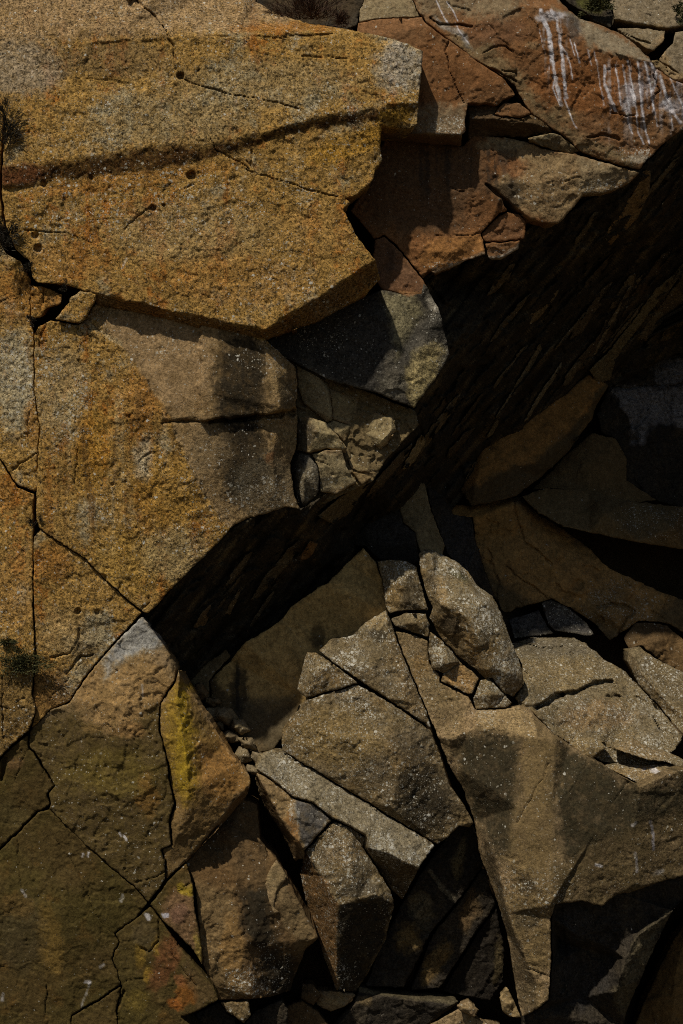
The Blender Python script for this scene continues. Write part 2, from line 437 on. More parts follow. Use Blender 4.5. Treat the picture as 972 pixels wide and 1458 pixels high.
    if grit is None: grit = {'ochre': .24, 'lichen': .3, 'tan': .2, 'umber': .14, 'red': .1, 'cave': .08, 'dark': .3, 'grey': .2, 'brown': .25}[tex]
    fac_ = fac * {'ochre': .5, 'umber': .32, 'lichen': .8, 'red': .7, 'tan': .8}.get(tex, 1.0); amp = amp * {'umber': .55, 'tan': .75, 'cave': .6, 'red': .7}.get(tex, 1.0)
    dep = dep + cal * fac_ * (facets(q0 * 2.3 + fbm(q0 * 3.1, 2, 177)[:, None] * .25, 181) * 1.6 + facets(q0 * 6.5, 187) * .55)
    dep = dep + cal * amp * (fbm(q0 * 5.0, 4, 191, .6) * 1.1) + cal * grit * (1.0 * fbm(q0 * 13., 2, 197) + .75 * noise3(q0 * 27., 199))
    if spall is None: spall = {'ochre': 1.5, 'lichen': 2.0, 'tan': 2.2, 'umber': 1.6, 'red': 1.6, 'cave': 1.0, 'dark': 2.5, 'grey': 1.8, 'brown': 2.0}[tex]
    if spall:                                         # ragged little steps where skins have scaled off
        sn = fbm(q0 * 1.15 + sd * 1.3, 5, 251, .58); sm = fbm(q0 * 2.6 - sd, 4, 257, .6)
        dep = dep + cal * spall * (sstep(.10, .125, sn) * .9 + sstep(.42, .445, sn) * 1.1 - sstep(.16, .185, -sn) * .7 + .7 * sstep(.22, .25, sm) - .6 * sstep(.3, .33, -sm))
    if hair:
        hair *= 0.7; hn = fbm(q0 * 1.7 + sd, 3, 201); mk = sstep(-.1, .3, fbm(q0 * 1.1 + 4 + sd, 2, 207))
        dep = dep + hair * mk * np.exp(-(hn / 0.016) ** 2)
    if strata:                                        # parallel beds: (angle, spacing, relief)
        an, sp, rl = strata; ca, sa = math.cos(math.radians(an)), math.sin(math.radians(an))
        al = (u * ca + v * sa); ac = (-u * sa + v * ca)
        s1 = fbm(np.stack([al / (sp * 9), ac / sp, np.full(len(u), sd)], 1), 4, 211, .55)
        s2 = facets(np.stack([al / (sp * 7), ac / sp * .8, np.full(len(u), .5)], 1), 217)
        dep = dep + rl * (s1 + .8 * s2)
    V = xyz(u, v, dep)
    ci = np.argwhere(cell)
    g = lambda a, b: idx[a * nv + b]
    F = np.stack([g(ci[:, 0], ci[:, 1]), g(ci[:, 0], ci[:, 1] + 1), g(ci[:, 0] + 1, ci[:, 1] + 1), g(ci[:, 0] + 1, ci[:, 1])], 1)
    rgb, li = basecol(tex, u, v, sd)
    if tex == 'lichen':                               # up-facing tops painted paler as if lit, with more lichen
        up = np.clip(-(fld(u, v + 4) - fld(u, v - 4)) / 8 * 1.1, 0, 1)
        li = li + .22 * up; rgb = rgb + (np.array((.185, .155, .10))[None] - rgb) * (.4 * up)[:, None]
    rgb, li = paint(lay, u, v, rgb, li, SEED[0])
    q = rgb[:, 2] / np.maximum(rgb[:, 0], 1e-4); rgb[:, 2] *= .84 + .16 * sstep(.5, .88, q); rgb[:, 1] *= .97
    # sides: follow the rim back in three uneven rows
    E = np.concatenate([F[:, [0, 1]], F[:, [1, 2]], F[:, [2, 3]], F[:, [3, 0]]])
    ke = E[:, 0].astype(np.int64) * 10000000 + E[:, 1]; kr = E[:, 1].astype(np.int64) * 10000000 + E[:, 0]
    be = E[~np.isin(ke, kr)]
    rim = np.unique(be); rmap = {int(r): i for i, r in enumerate(rim)}
    rows = 4; Vs = [V]; base = len(V); Cs = [rgb]; Ls = [li]; FF = F.tolist()
    prev = rim; cx = np.array([V[:, 0].mean(), 0, V[:, 2].mean()])
    for r in range(1, rows + 1):
        q = V[rim].copy(); tt = (r / rows) ** 1.3
        q[:, 1] += T / 100 * tt + (0.02 * noise3(q * 5 + r, 221) if r < rows else 0)
        inw = cx - q; inw[:, 1] = 0; ln = np.linalg.norm(inw, axis=1)[:, None] + 1e-6
        q += inw / ln * np.minimum(0.03 * r, ln * .4) * (0.4 + 0.6 * np.clip(noise3(V[rim] * 3 + r * 2.7, 223) + .5, 0, 1.5))[:, None]
        Vs.append(q); Cs.append(rgb[rim] * 0.9); Ls.append(li[rim] * .5)
        new = np.arange(base, base + len(rim)); base += len(rim)
        pm = prev
        for a, b in be:
            ia, ib = rmap[int(a)], rmap[int(b)]
            FF.append([int(pm[ib]), int(pm[ia]), int(new[ia]), int(new[ib])])
        prev = new
    V2 = np.concatenate(Vs)
    # closed back: a fan from the middle
    bc = V2[prev].mean(0); bc[1] = V2[prev][:, 1].max(); V2 = np.concatenate([V2, bc[None]]); ic = len(V2) - 1
    for a, b in be:
        FF.append([int(prev[rmap[int(b)]]), int(prev[rmap[int(a)]]), ic])
    Cc = np.concatenate(Cs + [rgb.mean(0)[None]]); Ll = np.concatenate(Ls + [np.zeros(1)])
    m = MAT[mat or {'ochre': 'ochre', 'tan': 'tan', 'red': 'red', 'dark': 'dark', 'lichen': 'lichen', 'grey': 'dark', 'brown': 'tan', 'umber': 'tan', 'cave': 'smooth'}[tex]]
    o = mesh_object(name, V2, FF, m)
    me = o.data
    ca = me.color_attributes.new('Col', 'FLOAT_COLOR', 'POINT')
    ca.data.foreach_set('color', np.concatenate([np.clip(Cc, 0.004, 0.9), np.ones((len(Cc), 1))], 1).astype(np.float32).ravel())
    la = me.attributes.new('Lich', 'FLOAT', 'POINT'); la.data.foreach_set('value', Ll.astype(np.float32))
    ga = me.attributes.new('Grain', 'FLOAT', 'POINT'); ga.data.foreach_set('value', np.concatenate([.35 + .65 * cal, np.ones(len(V2) - len(u))]).astype(np.float32))
    return tag(o, label, cat, group, kind or 'thing')

# ================================================================== the large structure
def sheet(name, U, Vv, depth_fn, colour, mat, kind='structure'):
    gu, gv = np.meshgrid(U, Vv, indexing='ij'); u = gu.ravel(); v = gv.ravel()
    dep = depth_fn(u, v); V = xyz(u, v, dep); n, m = gu.shape
    i, j = np.meshgrid(np.arange(n - 1), np.arange(m - 1), indexing='ij'); i = i.ravel(); j = j.ravel()
    F = np.stack([i * m + j, i * m + j + 1, (i + 1) * m + j + 1, (i + 1) * m + j], 1).tolist()
    o = mesh_object(name, V, F, mat)
    rgb, li = colour(u, v)
    ca = o.data.color_attributes.new('Col', 'FLOAT_COLOR', 'POINT')
    ca.data.foreach_set('color', np.concatenate([rgb, np.ones((len(u), 1))], 1).astype(np.float32).ravel())
    la = o.data.attributes.new('Lich', 'FLOAT', 'POINT'); la.data.foreach_set('value', li.astype(np.float32))
    ga = o.data.attributes.new('Grain', 'FLOAT', 'POINT'); ga.data.foreach_set('value', np.ones(len(u), np.float32))
    return tag(o, kind=kind)

CORE = pts('''-80,0,150 -80,500,150 -80,1000,150 -80,1450,170 100,200,170 100,700,170 100,1200,180 100,1450,200 300,100,190 300,350,180 300,600,190 250,820,240 200,1100,200 250,1400,240
 480,50,230 480,250,230 450,450,230 600,100,260 600,300,280 750,80,300 900,30,320 900,180,330 560,580,330 450,650,260 560,430,260 400,850,520 520,850,560 620,760,620 750,450,680 850,500,760 950,420,760 950,620,780 800,650,760 800,800,720 950,800,760
 450,1000,330 560,1050,330 700,900,480 700,1080,330 850,950,600 950,950,640 850,1150,330 960,1150,330 480,1300,350 600,1350,360 700,1440,380 400,1440,330 850,1400,330 960,1400,560
 -400,300,60 -400,1000,60 -1200,300,-40 -1200,1000,-20 1250,400,420 1250,900,420 1250,1300,420 1600,300,120 1600,1000,140 2400,500,-60 300,-250,260 800,-250,400 300,-700,380 900,-700,520 -900,-700,250 2000,-700,250 300,1750,250 900,1750,330''')
def core_depth(u, v):
    s = np.zeros(len(u)); w_ = np.zeros(len(u))
    for a, b, c in CORE:
        k = 1 / ((u - a) ** 2 + (v - b) ** 2 + 900) ** 1.6; s += k * c; w_ += k
    p = np.stack([u / 100, np.zeros(len(u)), v / 100], 1)
    out = np.clip((np.maximum(np.abs(u - 486) - 600, np.abs(v - 729) - 850)) / 200, 0, 1)
    return s / w_ + out * (45 * fbm(p * .4, 4, 301) + 22 * facets(p * .9, 307)) + 4 * facets(p * 1.7, 311)
def core_col(u, v):
    r, li = basecol('brown', u, v, 2.0)
    out = np.clip((np.maximum(np.abs(u - 486) - 620, np.abs(v - 729) - 860)) / 120, 0, 1)
    r2, l2 = basecol('ochre', u, v, 5.0)
    return r * .55 * (1 - out[:, None]) + r2 * .7 * out[:, None], li * 0 + l2 * out
sheet('cliff_face', np.arange(-2600, 3601, 14.), np.arange(-800, 1801, 14.), core_depth, core_col, MAT['tan'])

gm = rock_material('shingle_ground', 0.5, 0.8, 0.4)
def ground():
    xs = np.concatenate([-np.geomspace(400, 22, 14), np.linspace(-20, 20, 60), np.geomspace(22, 400, 14)])
    ys = np.concatenate([-np.geomspace(600, 32, 14), np.linspace(-30, 12, 60), np.geomspace(13, 400, 8)])
    gx, gy = np.meshgrid(xs, ys, indexing='ij'); x = gx.ravel(); y = gy.ravel()
    z = -0.75 + .18 * fbm(np.stack([x, y, x * 0], 1) * .4, 4, 401) - 0.10 * np.clip(-y / 12, 0, 1.5)
    V = np.stack([x, y, z], 1); n, m = gx.shape
    F = [[i * m + j, (i + 1) * m + j, (i + 1) * m + j + 1, i * m + j + 1] for i in range(n - 1) for j in range(m - 1)]
    o = mesh_object('ground', V, F, gm)
    c = np.array((.085, .068, .045))[None] * (1 + .3 * fbm(V * .7, 3, 409))[:, None]
    ca = o.data.color_attributes.new('Col', 'FLOAT_COLOR', 'POINT')
    ca.data.foreach_set('color', np.concatenate([c, np.ones((len(V), 1))], 1).astype(np.float32).ravel())
    la = o.data.attributes.new('Lich', 'FLOAT', 'POINT'); la.data.foreach_set('value', np.full(len(V), .1, np.float32))
    ga = o.data.attributes.new('Grain', 'FLOAT', 'POINT'); ga.data.foreach_set('value', np.ones(len(V), np.float32))
    tag(o, kind='structure')
ground()

# the bedded underside of the overhang
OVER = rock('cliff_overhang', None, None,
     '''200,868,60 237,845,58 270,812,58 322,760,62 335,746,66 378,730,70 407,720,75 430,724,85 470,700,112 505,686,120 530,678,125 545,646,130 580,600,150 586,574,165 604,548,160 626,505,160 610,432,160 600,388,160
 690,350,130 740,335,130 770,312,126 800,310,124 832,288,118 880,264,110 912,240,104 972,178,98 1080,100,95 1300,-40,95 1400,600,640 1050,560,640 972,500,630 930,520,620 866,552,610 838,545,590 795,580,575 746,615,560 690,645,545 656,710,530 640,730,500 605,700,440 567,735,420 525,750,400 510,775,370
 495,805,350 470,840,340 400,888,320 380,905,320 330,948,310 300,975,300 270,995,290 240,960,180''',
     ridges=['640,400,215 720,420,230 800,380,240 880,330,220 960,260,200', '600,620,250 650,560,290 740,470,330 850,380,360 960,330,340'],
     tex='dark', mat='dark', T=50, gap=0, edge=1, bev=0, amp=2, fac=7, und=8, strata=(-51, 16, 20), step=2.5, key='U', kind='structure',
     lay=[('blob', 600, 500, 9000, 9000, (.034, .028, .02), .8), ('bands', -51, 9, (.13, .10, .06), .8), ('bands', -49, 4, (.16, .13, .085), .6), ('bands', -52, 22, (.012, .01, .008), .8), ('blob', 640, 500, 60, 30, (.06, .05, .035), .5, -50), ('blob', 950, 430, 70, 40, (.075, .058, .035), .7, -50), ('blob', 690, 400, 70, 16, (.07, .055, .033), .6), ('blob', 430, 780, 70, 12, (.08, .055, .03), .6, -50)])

# ================================================================== upper cliff
rock('rock_slab', 'huge ochre slab with a dark brown crusted band running across it', 'rock slab',
     '''-160,-160,150 350,-160,150 356,-30,120 364,2,98 391,18,78 437,33,58 494,41,40 520,47,22 558,55,12 590,66,6 602,73,4 599,107,2 596,142,0 594,178,2 582,183,12 552,181,16 544,179,16 541,207,16 545,229,20 536,238,20 532,255,18 520,268,16 503,279,12 489,283,10 500,288,12 489,298,8 509,338,6 534,370,6
 541,398,46 520,420,48 456,455,42 372,487,32 288,468,30 206,447,29 139,434,28 118,413,9 88,405,8 53,403,9 46,394,10 42,372,10 22,355,10 8,322,10 2,270,12 4,225,8 8,165,8 -8,134,10 -160,130,14''', tex='ochre', T=90, hair=1.0, fw=4,
     ridges=['0,238,0 60,232,0 120,222,0 190,212,0 245,205,0 290,206,0 340,195,0 400,181,0 470,162,0 545,152,0 596,146,0',
             '4,264,6 60,262,6 160,250,6 250,236,6 330,217,6 400,195,7 480,180,8 543,178,10',
             '118,413,9 139,417,4 187,428,4 217,435,3 249,444,3 288,450,2 377,469,0 407,449,1 448,427,2 501,391,4 534,370,6',
             '-160,56,22 0,52,20 100,44,20 180,40,20 260,50,14 340,50,13 430,46,14 494,46,22'],
     cracks=[('190,-5 200,8 215,18 232,40 245,62 250,98', 1.4, 6), ('257,110 282,123 350,138 430,156', 1.1, 5), ('290,52 340,50 400,52 450,50 498,46', 1.1, 4), ('178,326 205,300 218,295', 1.0, 4), ('250,276 275,262', .9, 2.5),
             ('350,240 395,256 440,270 482,281', 1.1, 5), ('300,196 306,215 355,238', 0.99, 5), ('350,228 358,236 358,216', 1.2, 4), ('36,20 42,38', 1.2, 4), ('430,80 495,82', 1.1, 4), ('0,330 48,328 90,330 130,345', 0.99, 4), ('100,110 180,118', 0.87, 2)],
     pits=[(257, 108, 6, 12), (272, 250, 7, 13), (218, 296, 5, 9), (233, 292, 3, 7), (190, 3, 9, 12), (50, 335, 6, 6), (54, 354, 7, 8), (130, 253, 4, 6), (62, 262, 5, 6)],
     plates=[('500,60 600,60 600,150 560,150 520,130 500,100', 2.5, 2.5), ('130,60 240,55 250,110 170,140 110,130', -2.5, 3)],
     lay=[('poly', '-160,-160 360,-160 420,30 300,46 200,50 90,56 0,60 -160,65', PINK, .85, 10), ('blob', 30, 95, 70, 45, (.26, .215, .165), .8), ('blob', 240, 170, 130, 40, (.24, .20, .125), .5), ('blob', 160, 85, 100, 28, (.13, .10, .065), .5), ('blob', 380, 120, 150, 40, (.25, .205, .125), .45),
          ('blob', 570, 95, 42, 42, (.29, .265, .22), .85), ('poly', '4,240 60,234 120,225 190,214 245,207 290,210 340,198 400,184 470,164 545,154 600,148 600,164 545,172 480,178 400,194 330,217 250,237 160,250 60,262 4,264', (.055, .027, .010), .96, 7), ('blob', 200, 255, 190, 12, (.30, .15, .04), .6, -8),
          ('blob', 30, 248, 40, 18, (.11, .045, .02), .8), ('blob', 500, 205, 75, 22, (.36, .20, .035), .8, -18), ('blob', 565, 165, 35, 14, (.26, .155, .03), .75), ('blob', 400, 40, 80, 10, RUST, .6), ('blob', 270, 330, 130, 50, (.30, .225, .12), .5), ('blob', 340, 400, 120, 40, (.31, .17, .055), .5), ('blob', 100, 370, 70, 30, (.30, .16, .05), .55), ('blob', 450, 330, 70, 40, (.31, .185, .065), .6),
          ('poly', '118,414 139,418 217,436 288,451 377,470 448,428 501,392 534,371 541,400 456,458 372,490 139,436', (.15, .085, .035), .8, 2), ('lich', 577, 100, 35, 50, .55, 1), ('lich', 200, 290, 200, 60, .45, 1), ('line', '175,378 180,368', 1.6, WHT, .6, 0)])  # underside strip painted darker brown for the shade of facing down

rock('rock_slab', 'narrow ochre slab edge left of the huge slab, beside dry grass', 'rock slab', '-160,128 -10,136 5,162 1,225 -1,270 5,322 -8,332 -160,312', d=24, tex='ochre')

rock('rock_wedge', 'small ochre wedge stone caught under the left foot of the huge slab', 'rock', '99,424 115,414 139,418 135,429 121,455 112,461 78,455 88,442 98,431', d=8, tex='ochre', T=30, edge=3, bev=3, amp=1.0, und=1, lay=[('line', '99,426 115,415 125,416', 4, CRM, .6)])
rock('rock_chip', 'cracked rusty chip wedged between the wedge stone and the vertical joint', 'rock', '43,407 60,408 88,419 87,432 66,440 57,452 44,451', d=16, tex='ochre', T=30, cracks=[('60,408 60,436', 0.99, 5)], lay=[('blob', 66, 425, 40, 30, RUST, .5)])

rock('rock_slab', 'rusty ochre wall slab with a smooth tan broken face on its right', 'rock slab',
     '''49,476,26 56,463,24 72,457,24 80,458,24 112,463,24 124,448,30 139,428,33 206,438,34 288,458,34 372,478,34 396,500,42 420,522,62 424,548,72 423,566,74 420,579,74 423,592,78 424,610,80 420,641,78 413,659,72 417,695,70 426,724,72
 407,722,60 378,731,56 359,736,54 335,746,50 322,761,48 270,813,44 237,846,42 211,874,40 202,871,38 147,823,32 123,797,30 57,753,26 51,740,25 52,692,26 53,663,26 57,607,26 52,583,26 49,551,26 49,487,26''', tex='ochre', T=90, hair=1.6,
     ridges=['382,498,33 394,540,33 398,578,35', '396,604,46 386,650,42 392,700,50'], inner='150,600,20 200,740,26 300,560,26 330,650,34',
     calm=[('128,440 300,455 420,515 424,590 380,595 300,600 245,602 222,566 172,492', .22), ('245,602 300,600 424,592 424,722 335,745 310,730 280,675', .4)], plates=[('40,440 112,455 150,478 178,496 205,535 228,570 244,606 262,650 285,690 312,735 335,760 200,900 40,780', 3.8, 2.5), ('285,452 300,440 440,500 440,584 385,590 350,596 300,598 285,599', 9, 2), ('225,440 300,440 440,500 440,584 385,590 300,598 232,599', 3, 3)],
     cracks=[('232,601 262,600 300,600 350,597', 1.4, 8), ('300,600 345,597 385,592 424,585', 4.6, 26), ('66,458 58,475 54,500', 0.93, 4), ('130,462 150,482 148,494', 0.99, 4), ('107,478 112,500 118,530', 0.99, 3), ('108,592 107,612', 1.1, 4), ('175,590 185,594 190,588', 1.1, 4), ('196,658 205,650 214,645', 1.2, 4), ('104,690 112,660 110,640', 1.2, 4), ('200,870 212,858 212,850', 0.99, 5)],
     pits=[(147, 822, 5, 8), (111, 870, 4, 7), (160, 690, 2.5, 4)],
     lay=[('drip', 60, 232, 520, 860, (.20, .085, .018), .7, .05), ('drip', 60, 240, 560, 850, (.36, .30, .19), .45, .04), ('drip', 80, 290, 600, 840, (.11, .058, .018), .55, .08), ('blob', 90, 560, 40, 80, (.29, .235, .145), .5), ('blob', 215, 560, 50, 40, (.29, .15, .045), .6), ('blob', 240, 700, 60, 60, (.34, .195, .045), .6), ('blob', 180, 800, 60, 50, (.38, .235, .06), .6), ('blob', 130, 640, 30, 70, (.36, .20, .04), .6), ('blob', 205, 650, 14, 34, (.42, .38, .29), .6), ('blob', 250, 790, 60, 40, (.34, .27, .15), .6),
          ('line', '118,610 124,680 130,740', 7, (.13, .07, .025), .6), ('line', '196,560 200,580 194,600', 7, (.14, .08, .03), .6), ('lich', 90, 560, 50, 90, .6, 1),
          ('poly', '120,430 300,450 430,515 430,740 330,752 312,735 285,690 262,650 244,606 228,570 205,535 178,496 150,478', (.245, .170, .092), 1.0, 2.5), ('poly', '130,444 200,450 300,478 300,560 250,590 225,560 175,490', (.285, .195, .112), .75, 10),
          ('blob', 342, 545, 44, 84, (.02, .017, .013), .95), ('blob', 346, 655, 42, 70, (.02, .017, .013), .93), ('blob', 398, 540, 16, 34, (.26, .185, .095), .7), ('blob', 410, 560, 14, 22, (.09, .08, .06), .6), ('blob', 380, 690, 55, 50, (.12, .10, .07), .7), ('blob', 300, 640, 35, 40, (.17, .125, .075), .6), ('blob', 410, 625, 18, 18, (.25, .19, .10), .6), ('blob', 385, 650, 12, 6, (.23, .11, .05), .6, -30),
          ('lich', 370, 700, 60, 30, .6, 1), ('lich', 300, 760, 80, 40, .45, 1), ('line', '128,461 150,478 172,490', 4, CRM, .7)])

rock('rock_slab', 'grey speckled slab strip left of the long vertical joint', 'rock slab', '-160,306,40 -8,332,34 10,362,32 30,373,32 43,398,32 43,452,32 48,478,31 48,551,31 51,583,31 56,607,31 52,660,31 54,693,32 49,700,33 24,690,33 0,652,33 -160,580,38', tex='ochre', hair=2,
     cracks=[('0,430 28,418 32,400', 0.99, 4), ('40,586 38,610 44,640', 1.1, 4), ('16,668 40,655 52,645', 0.99, 5), ('26,660 30,690', 0.87, 4)],
     lay=[('blob', 20, 540, 34, 80, (.32, .29, .21), .75), ('blob', 20, 420, 50, 40, RUST, .4), ('blob', 46, 600, 10, 40, (.27, .14, .045), .7), ('lich', 20, 540, 50, 90, .6, 1)])
rock('rock_slab', 'rusty ochre slab above the green moss cushion', 'rock slab', '-160,585,38 0,656,32 24,694,31 49,704,31 46,722,31 47,760,31 46,870,31 49,930,31 45,990,33 51,1010,34 40,1040,36 15,1062,38 -5,1084,38 -160,1120,40', tex='ochre', hair=2,
     cracks=[('0,1005 20,1010 40,1004', 0.99, 4), ('4,965 2,1010 6,1050', 1.4, 6), ('22,1000 36,994 44,1000', 0.93, 3)],
     lay=[('poly', '-160,960 20,962 60,955 60,1120 -160,1130', (.13, .085, .035), .85, 12), ('blob', 30, 985, 26, 22, (.20, .13, .05), .7), ('blob', 20, 840, 40, 60, (.30, .17, .06), .5), ('blob', 10, 700, 40, 30, RUST, .5)])
rock('rock_slab', 'pitted ochre slab with curled flakes beneath a slanting crack', 'rock slab', '57,754,28 123,798,32 147,824,34 201,873,38 161,916,40 138,942,40 115,972,42 98,998,44 69,1012,44 44,1039,44 50,1012,42 47,990,40 51,930,36 48,870,32 48,764,28', tex='ochre', hair=1.5,
     cracks=[('74,935 98,930 112,908 112,895', 1.5, 5), ('92,960 115,935 132,930', 1.4, 6), ('70,998 100,960 120,940', 0.93, 4)], pits=[(111, 870, 5, 9), (138, 872, 4, 6)],
     plates=[('112,900 132,890 190,880 130,945 112,940', -2, 2)],
     lay=[('blob', 90, 900, 40, 40, (.32, .225, .11), .7), ('blob', 65, 985, 40, 40, (.16, .09, .035), .8), ('blob', 125, 930, 24, 14, (.10, .07, .035), .7, -40), ('blob', 75, 800, 30, 30, RUST, .5)])

# ================================================================== lower left
UMBER = [('poly', '30,1030 100,1010 130,1030 150,1042 165,1030 185,1046 205,1020 222,1000 300,1040 300,1300 30,1300', (.084, .060, .023), .96, 9)]  # darker olive-brown tone below a ragged upper edge
rock('rock_block', 'tan block with a bluish grey top corner and damp olive lower half', 'rock block',
     '202,877,40 222,904,46 239,927,50 251,951,54 248,969,46 228,999,40 225,1040,38 238,1085,40 240,1111,42 248,1146,46 240,1166,48 243,1202,52 227,1211,54 234,1228,56 235,1252,58 211,1285,62 189,1260,60 141,1219,56 115,1196,54 70,1152,50 73,1145,50 70,1131,50 79,1119,49 71,1107,48 52,1075,46 41,1063,46 42,1041,45 70,1012,44 99,1000,43 116,974,42 139,944,41 162,918,40', tex='tan', mat='tan', T=90, inner='180,1000,30 150,1120,42', und=3, hair=1.4,
     cracks=[('117,978 135,1000 150,1025 165,1045', 0.87, 3), ('190,1258 215,1250 236,1240', 1.1, 5)],
     lay=[('blob', 180, 990, 90, 70, (.31, .195, .085), .8), ('poly', '200,872 232,915 205,925 180,935 150,965 145,945', (.30, .31, .28), .85, 8), ('blob', 190, 905, 30, 20, (.34, .33, .28), .6)] + UMBER +
         [('blob', 160, 1100, 80, 36, (.135, .10, .028), .7), ('blob', 208, 1130, 18, 34, (.22, .12, .035), .6), ('blob', 180, 1125, 30, 10, (.17, .125, .04), .6), ('blob', 185, 1040, 28, 12, (.29, .175, .075), .8), ('blob', 130, 1035, 20, 8, (.26, .17, .07), .8), ('lich', 195, 905, 40, 30, .7, 1), ('line', '202,975 203,992', 1.6, WHT, .5, 0), ('line', '176,1190 180,1196', 2, WHT, .7, 0), ('line', '170,1186 172,1190', 2, WHT, .7, 0)])
rock('rock_flake', 'flake with a bright yellow lichen stripe beside the cave mouth', 'rock flake',
     '254,953,52 264,974,62 279,995,70 300,1027,80 319,1057,84 342,1088,80 357,1109,74 356,1118,76 349,1136,112 320,1170,104 270,1222,78 236,1252,64 237,1228,62 230,1211,60 246,1203,56 243,1166,54 251,1146,52 242,1110,50 240,1085,48 227,1040,46 229,1001,46 250,970,50', tex='tan', T=80,
     ridges=['254,955,44 252,1000,34 262,1060,30 268,1120,36 262,1160,44', '356,1117,72 334,1139,72 300,1183,70 270,1219,70 240,1250,62'],
     cracks=[('330,1140 345,1126 356,1120', 0.99, 4)],
     lay=[('poly', '252,955 264,974 300,1028 357,1110 330,1140 270,1220 225,1255 228,1000', (.20, .125, .05), .9, 3), ('poly', '248,975 262,975 268,1060 274,1110 262,1145 250,1140 244,1100 232,1040 232,1005', (.22, .145, .035), .85, 9), ('poly', '238,1000 266,975 280,1040 288,1100 272,1145 252,1130 240,1060', (.27, .175, .03), .92, 12), ('poly', '252,990 262,985 267,1040 270,1100 262,1130 256,1100 253,1040', (.38, .265, .028), .7, 11), ('blob', 315, 1090, 40, 60, (.28, .15, .05), .85), ('blob', 290, 1040, 14, 40, (.15, .10, .035), .6, -30), ('poly', '225,1255 228,1180 270,1160 300,1190 250,1240', (.14, .095, .045), .7, 10),
          ('line', '262,980 285,1005 318,1060 345,1095', 3, (.34, .22, .11), .5), ('poly', '357,1110 334,1141 300,1186 268,1222 275,1226 330,1170 352,1136', (.12, .068, .028), .8, 2)])
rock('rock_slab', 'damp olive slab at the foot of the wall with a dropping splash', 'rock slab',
     '54,1157,52 69,1153,50 141,1220,56 189,1262,60 210,1286,62 191,1309,62 162,1329,62 169,1342,62 158,1365,62 172,1401,64 140,1423,64 101,1445,64 92,1600,70 -160,1600,70 -160,1235,52 0,1212,52', tex='umber', T=90, hair=1.6, inner='80,1300,46',
     cracks=[('75,1190 98,1222 115,1250 128,1285 142,1312 162,1330', 0.87, 2.5), ('25,1190 27,1250 36,1290', 0.87, 3), ('64,1398 68,1415 64,1440', 1.5, 7), ('0,1376 40,1368 60,1370', 0.81, 2)],
     lay=[('blob', 70, 1340, 20, 60, (.18, .115, .035), .7, -10), ('blob', 30, 1330, 40, 60, (.075, .058, .032), .6), ('blob', 25, 1290, 25, 16, (.15, .095, .035), .6), ('line', '30,1268 36,1276', 2.4, WHT, .35), ('line', '116,1435 122,1415 128,1398', 1.6, (.4, .39, .35), .55), ('blob', 122, 1400, 4, 3, WHT, .6), ('line', '2,1425 3,1415', 3, (.4, .39, .36), .6), ('line', '172,1282 174,1274', 3, (.35, .34, .3), .6), ('line', '143,1378 148,1373', 2, (.5, .49, .45), .6), ('line', '117,1220 118,1216', 2, WHT, .6, 0), ('line', '125,1219 126,1214', 2, WHT, .6, 0)])
rock('rock_block', 'dark cracked olive block between moss cushion and damp foot slab', 'rock block', '-160,1122,46 -5,1088,44 15,1066,43 39,1046,43 39,1064,44 50,1077,46 69,1109,48 77,1119,49 67,1131,50 71,1145,51 64,1151,52 52,1155,52 0,1208,52 -160,1230,52', tex='umber', T=80, hair=2,
     cracks=[('36,1066 28,1090 22,1110', 0.93, 4), ('8,1080 2,1110', 3.4, 9)], lay=[('blob', 18, 1085, 14, 12, (.17, .10, .05), .6), ('blob', 20, 1160, 30, 20, (.09, .07, .03), .6)])
rock('rock_chunk', 'small damp chunk at the base below the olive slab', 'rock', '102,1446 141,1425 172,1404 165,1440 168,1470 168,1600 95,1600', d=66, tex='umber', T=70)
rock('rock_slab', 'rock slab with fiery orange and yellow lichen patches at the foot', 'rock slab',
     '213,1291,60 230,1313,58 256,1350,58 305,1406,60 311,1424,62 277,1441,64 256,1448,64 290,1476,66 296,1600,70 172,1600,70 168,1470,68 167,1440,66 174,1404,64 160,1365,62 171,1342,62 164,1330,62 191,1310,62', tex='umber', T=90, hair=2,
     cracks=[('226,1312 226,1340 212,1355 200,1350', 1.4, 6), ('175,1400 182,1395 205,1392', 0.99, 4), ('245,1338 246,1360 258,1378 280,1402', 0.87, 4), ('176,1410 165,1440 170,1452', 2.5, 9)],
     lay=[('blob', 205, 1330, 20, 20, (.085, .065, .035), .7), ('blob', 236, 1365, 20, 50, (.15, .065, .03), .8, 20), ('blob', 264, 1408, 13, 26, (.24, .095, .024), .75, 20), ('blob', 250, 1428, 12, 8, (.28, .10, .025), .8), ('blob', 274, 1420, 7, 12, (.26, .10, .022), .7), ('blob', 200, 1362, 10, 20, (.20, .13, .028), .75), ('blob', 212, 1388, 7, 14, (.24, .15, .028), .7), ('blob', 222, 1345, 5, 16, (.22, .14, .03), .7), ('blob', 258, 1395, 10, 10, (.30, .13, .06), .6), ('line', '208,1303 211,1308', 4, WHT, .7), ('blob', 195, 1425, 20, 20, (.16, .115, .03), .6), ('poly', '250,1352 306,1408 312,1424 280,1440 262,1380', (.12, .08, .04), .75, 5)])
